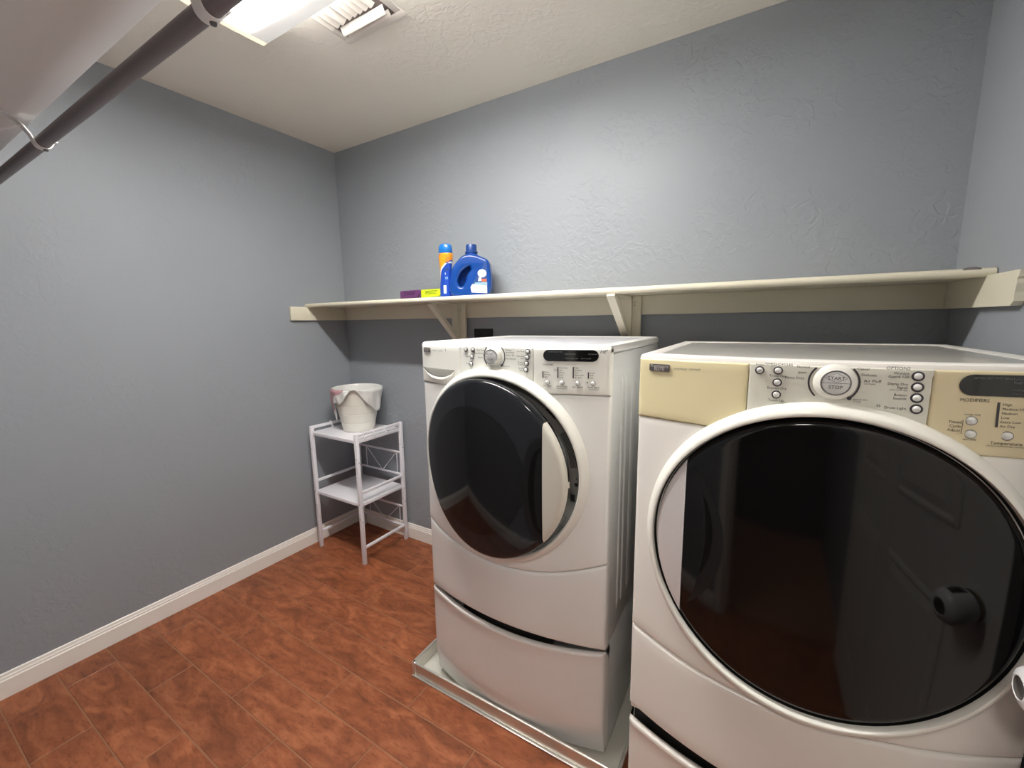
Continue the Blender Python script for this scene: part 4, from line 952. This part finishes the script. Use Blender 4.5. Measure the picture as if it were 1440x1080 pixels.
def sleeve(zlo, zhi, e, nm, m):
    n = 48; rows = []
    for i in range(9):
        row = []
        for k in range(n):
            a = 2*PI*k/n; h = zlo(a)+(zhi(a)-zlo(a))*i/8; r_ = brad(min(.222, max(0, h)))+e; row.append((SX+r_*math.cos(a), SY+0.8*r_*math.sin(a), Z0+h))
        rows.append(row)
    mb = MB(); mb.loft(rows, True); return mb.build(nm, m, sb, smooth=60)
wave = lambda a: 0.150-0.022*math.cos(a+0.35)*-1 if False else 0.158+0.024*math.cos(a)
sleeve(lambda a: max(0.01, 0.158+0.028*math.cos(a)-0.12*max(0, math.cos(a-PI*1.02))**6), lambda a: 0.2195, 0.0004, 'orange_band', 'bottle_orange')
sleeve(lambda a: max(0.006, 0.146+0.034*math.cos(a)-0.13*max(0, math.cos(a-PI*1.05))**5), lambda a: 0.17, 0.0002, 'white_swirl', 'label_white')
def on_bottle(ang, w_, z0, z1, nm, m, e=0.0008):
    mb = MB(); rows = []
    for k in range(6):
        a = ang-w_/2+w_*k/5; rows.append([(SX+(brad(z)+e)*math.cos(a), SY+0.8*(brad(z)+e)*math.sin(a), Z0+z) for z in [z0+(z1-z0)*q/4 for q in range(5)]])
    mb.loft(rows, False); mb.build(nm, m, sb, flat=True)
on_bottle(-1.25, 0.42, 0.022, 0.062, 'info_panel', 'label_white')
on_bottle(-1.10, 0.16, 0.092, 0.104, 'print_mark', 'label_lightblue'); on_bottle(-0.85, 0.16, 0.092, 0.104, 'print_mark', 'label_lightblue')
on_bottle(-1.15, 0.14, 0.114, 0.124, 'print_mark', 'label_white'); on_bottle(-1.0, 0.7, 0.134, 0.146, 'print_mark', 'label_navy')
mb = MB(); aa = -0.72
mb.tube([(SX+(brad(0.186+0.010*math.sin(q))+0.0012)*math.cos(aa+0.28*math.cos(q)), SY+0.8*(brad(0.186)+0.0012)*math.sin(aa+0.28*math.cos(q)), Z0+0.186+0.010*math.sin(q)) for q in [2*PI*k/18 for k in range(18)]], 0.0014, 5, closed=True); mb.build('emblem_ring', 'label_red', sb)

# dryer-sheet boxes
def carton(x0, x1, y0, y1, h, m, label, nm, flapm, markm):
    o = thing(nm, label, 'box', ((x0+x1)/2, (y0+y1)/2, Z0))
    bx = MB().box(x0, x1, y0, y1, Z0, Z0+h, .0012).build('carton', m, o)
    MB().box(x0+0.012, x1-0.012, y0+0.012, y1-0.004, Z0+h, Z0+h+0.0025, .001).build('flap', flapm, o)
    mb = MB(); pts = [(x0+0.03, 0.004), (x1-0.015, 0.004), (x1-0.004, h*0.55), (x1-0.004, h*0.75), (x1-0.022, h*0.32), (x0+0.045, h*0.22)]
    mb.loft([[(a, y0-0.0001, Z0+c_) for a, c_ in pts], [(a, y0-0.0006, Z0+c_) for a, c_ in pts]], True, False, True); mb.build('swoosh', markm, bx, flat=True)
    mb = MB()
    for k in range(3): mb.box(x0+0.03, x1-0.045+0.006*k, y0-0.0006, y0, Z0+h*(0.55+0.13*k), Z0+h*(0.55+0.13*k)+0.003)
    mb.build('print', flapm, bx, flat=True)
carton(0.628, 0.780, -0.115, -0.015, 0.054, 'box_purple', 'low purple carton at the left end of the shelf items', 'purple_carton', 'box_darkpurple', 'box_darkpurple')
carton(0.783, 0.935, -0.112, -0.015, 0.054, 'box_lime', 'low lime green carton between purple carton and booster bottle', 'lime_carton', 'box_green', 'box_green')

# ------------------------------------------------------------------ black outlet plate behind the washer
ot = thing('wall_outlet', 'black outlet plate on the wall behind the washer', 'outlet', (1.118, 0, 1.30))
MB().box(1.058, 1.178, -0.010, -0.0005, 1.245, 1.362, .004, 3).build('plate', 'outlet_black', ot)
for x_ in (1.09, 1.146): MB().box(x_-0.017, x_+0.017, -0.0135, -0.009, 1.27, 1.337, .003).build('socket', 'outlet_black', ot)
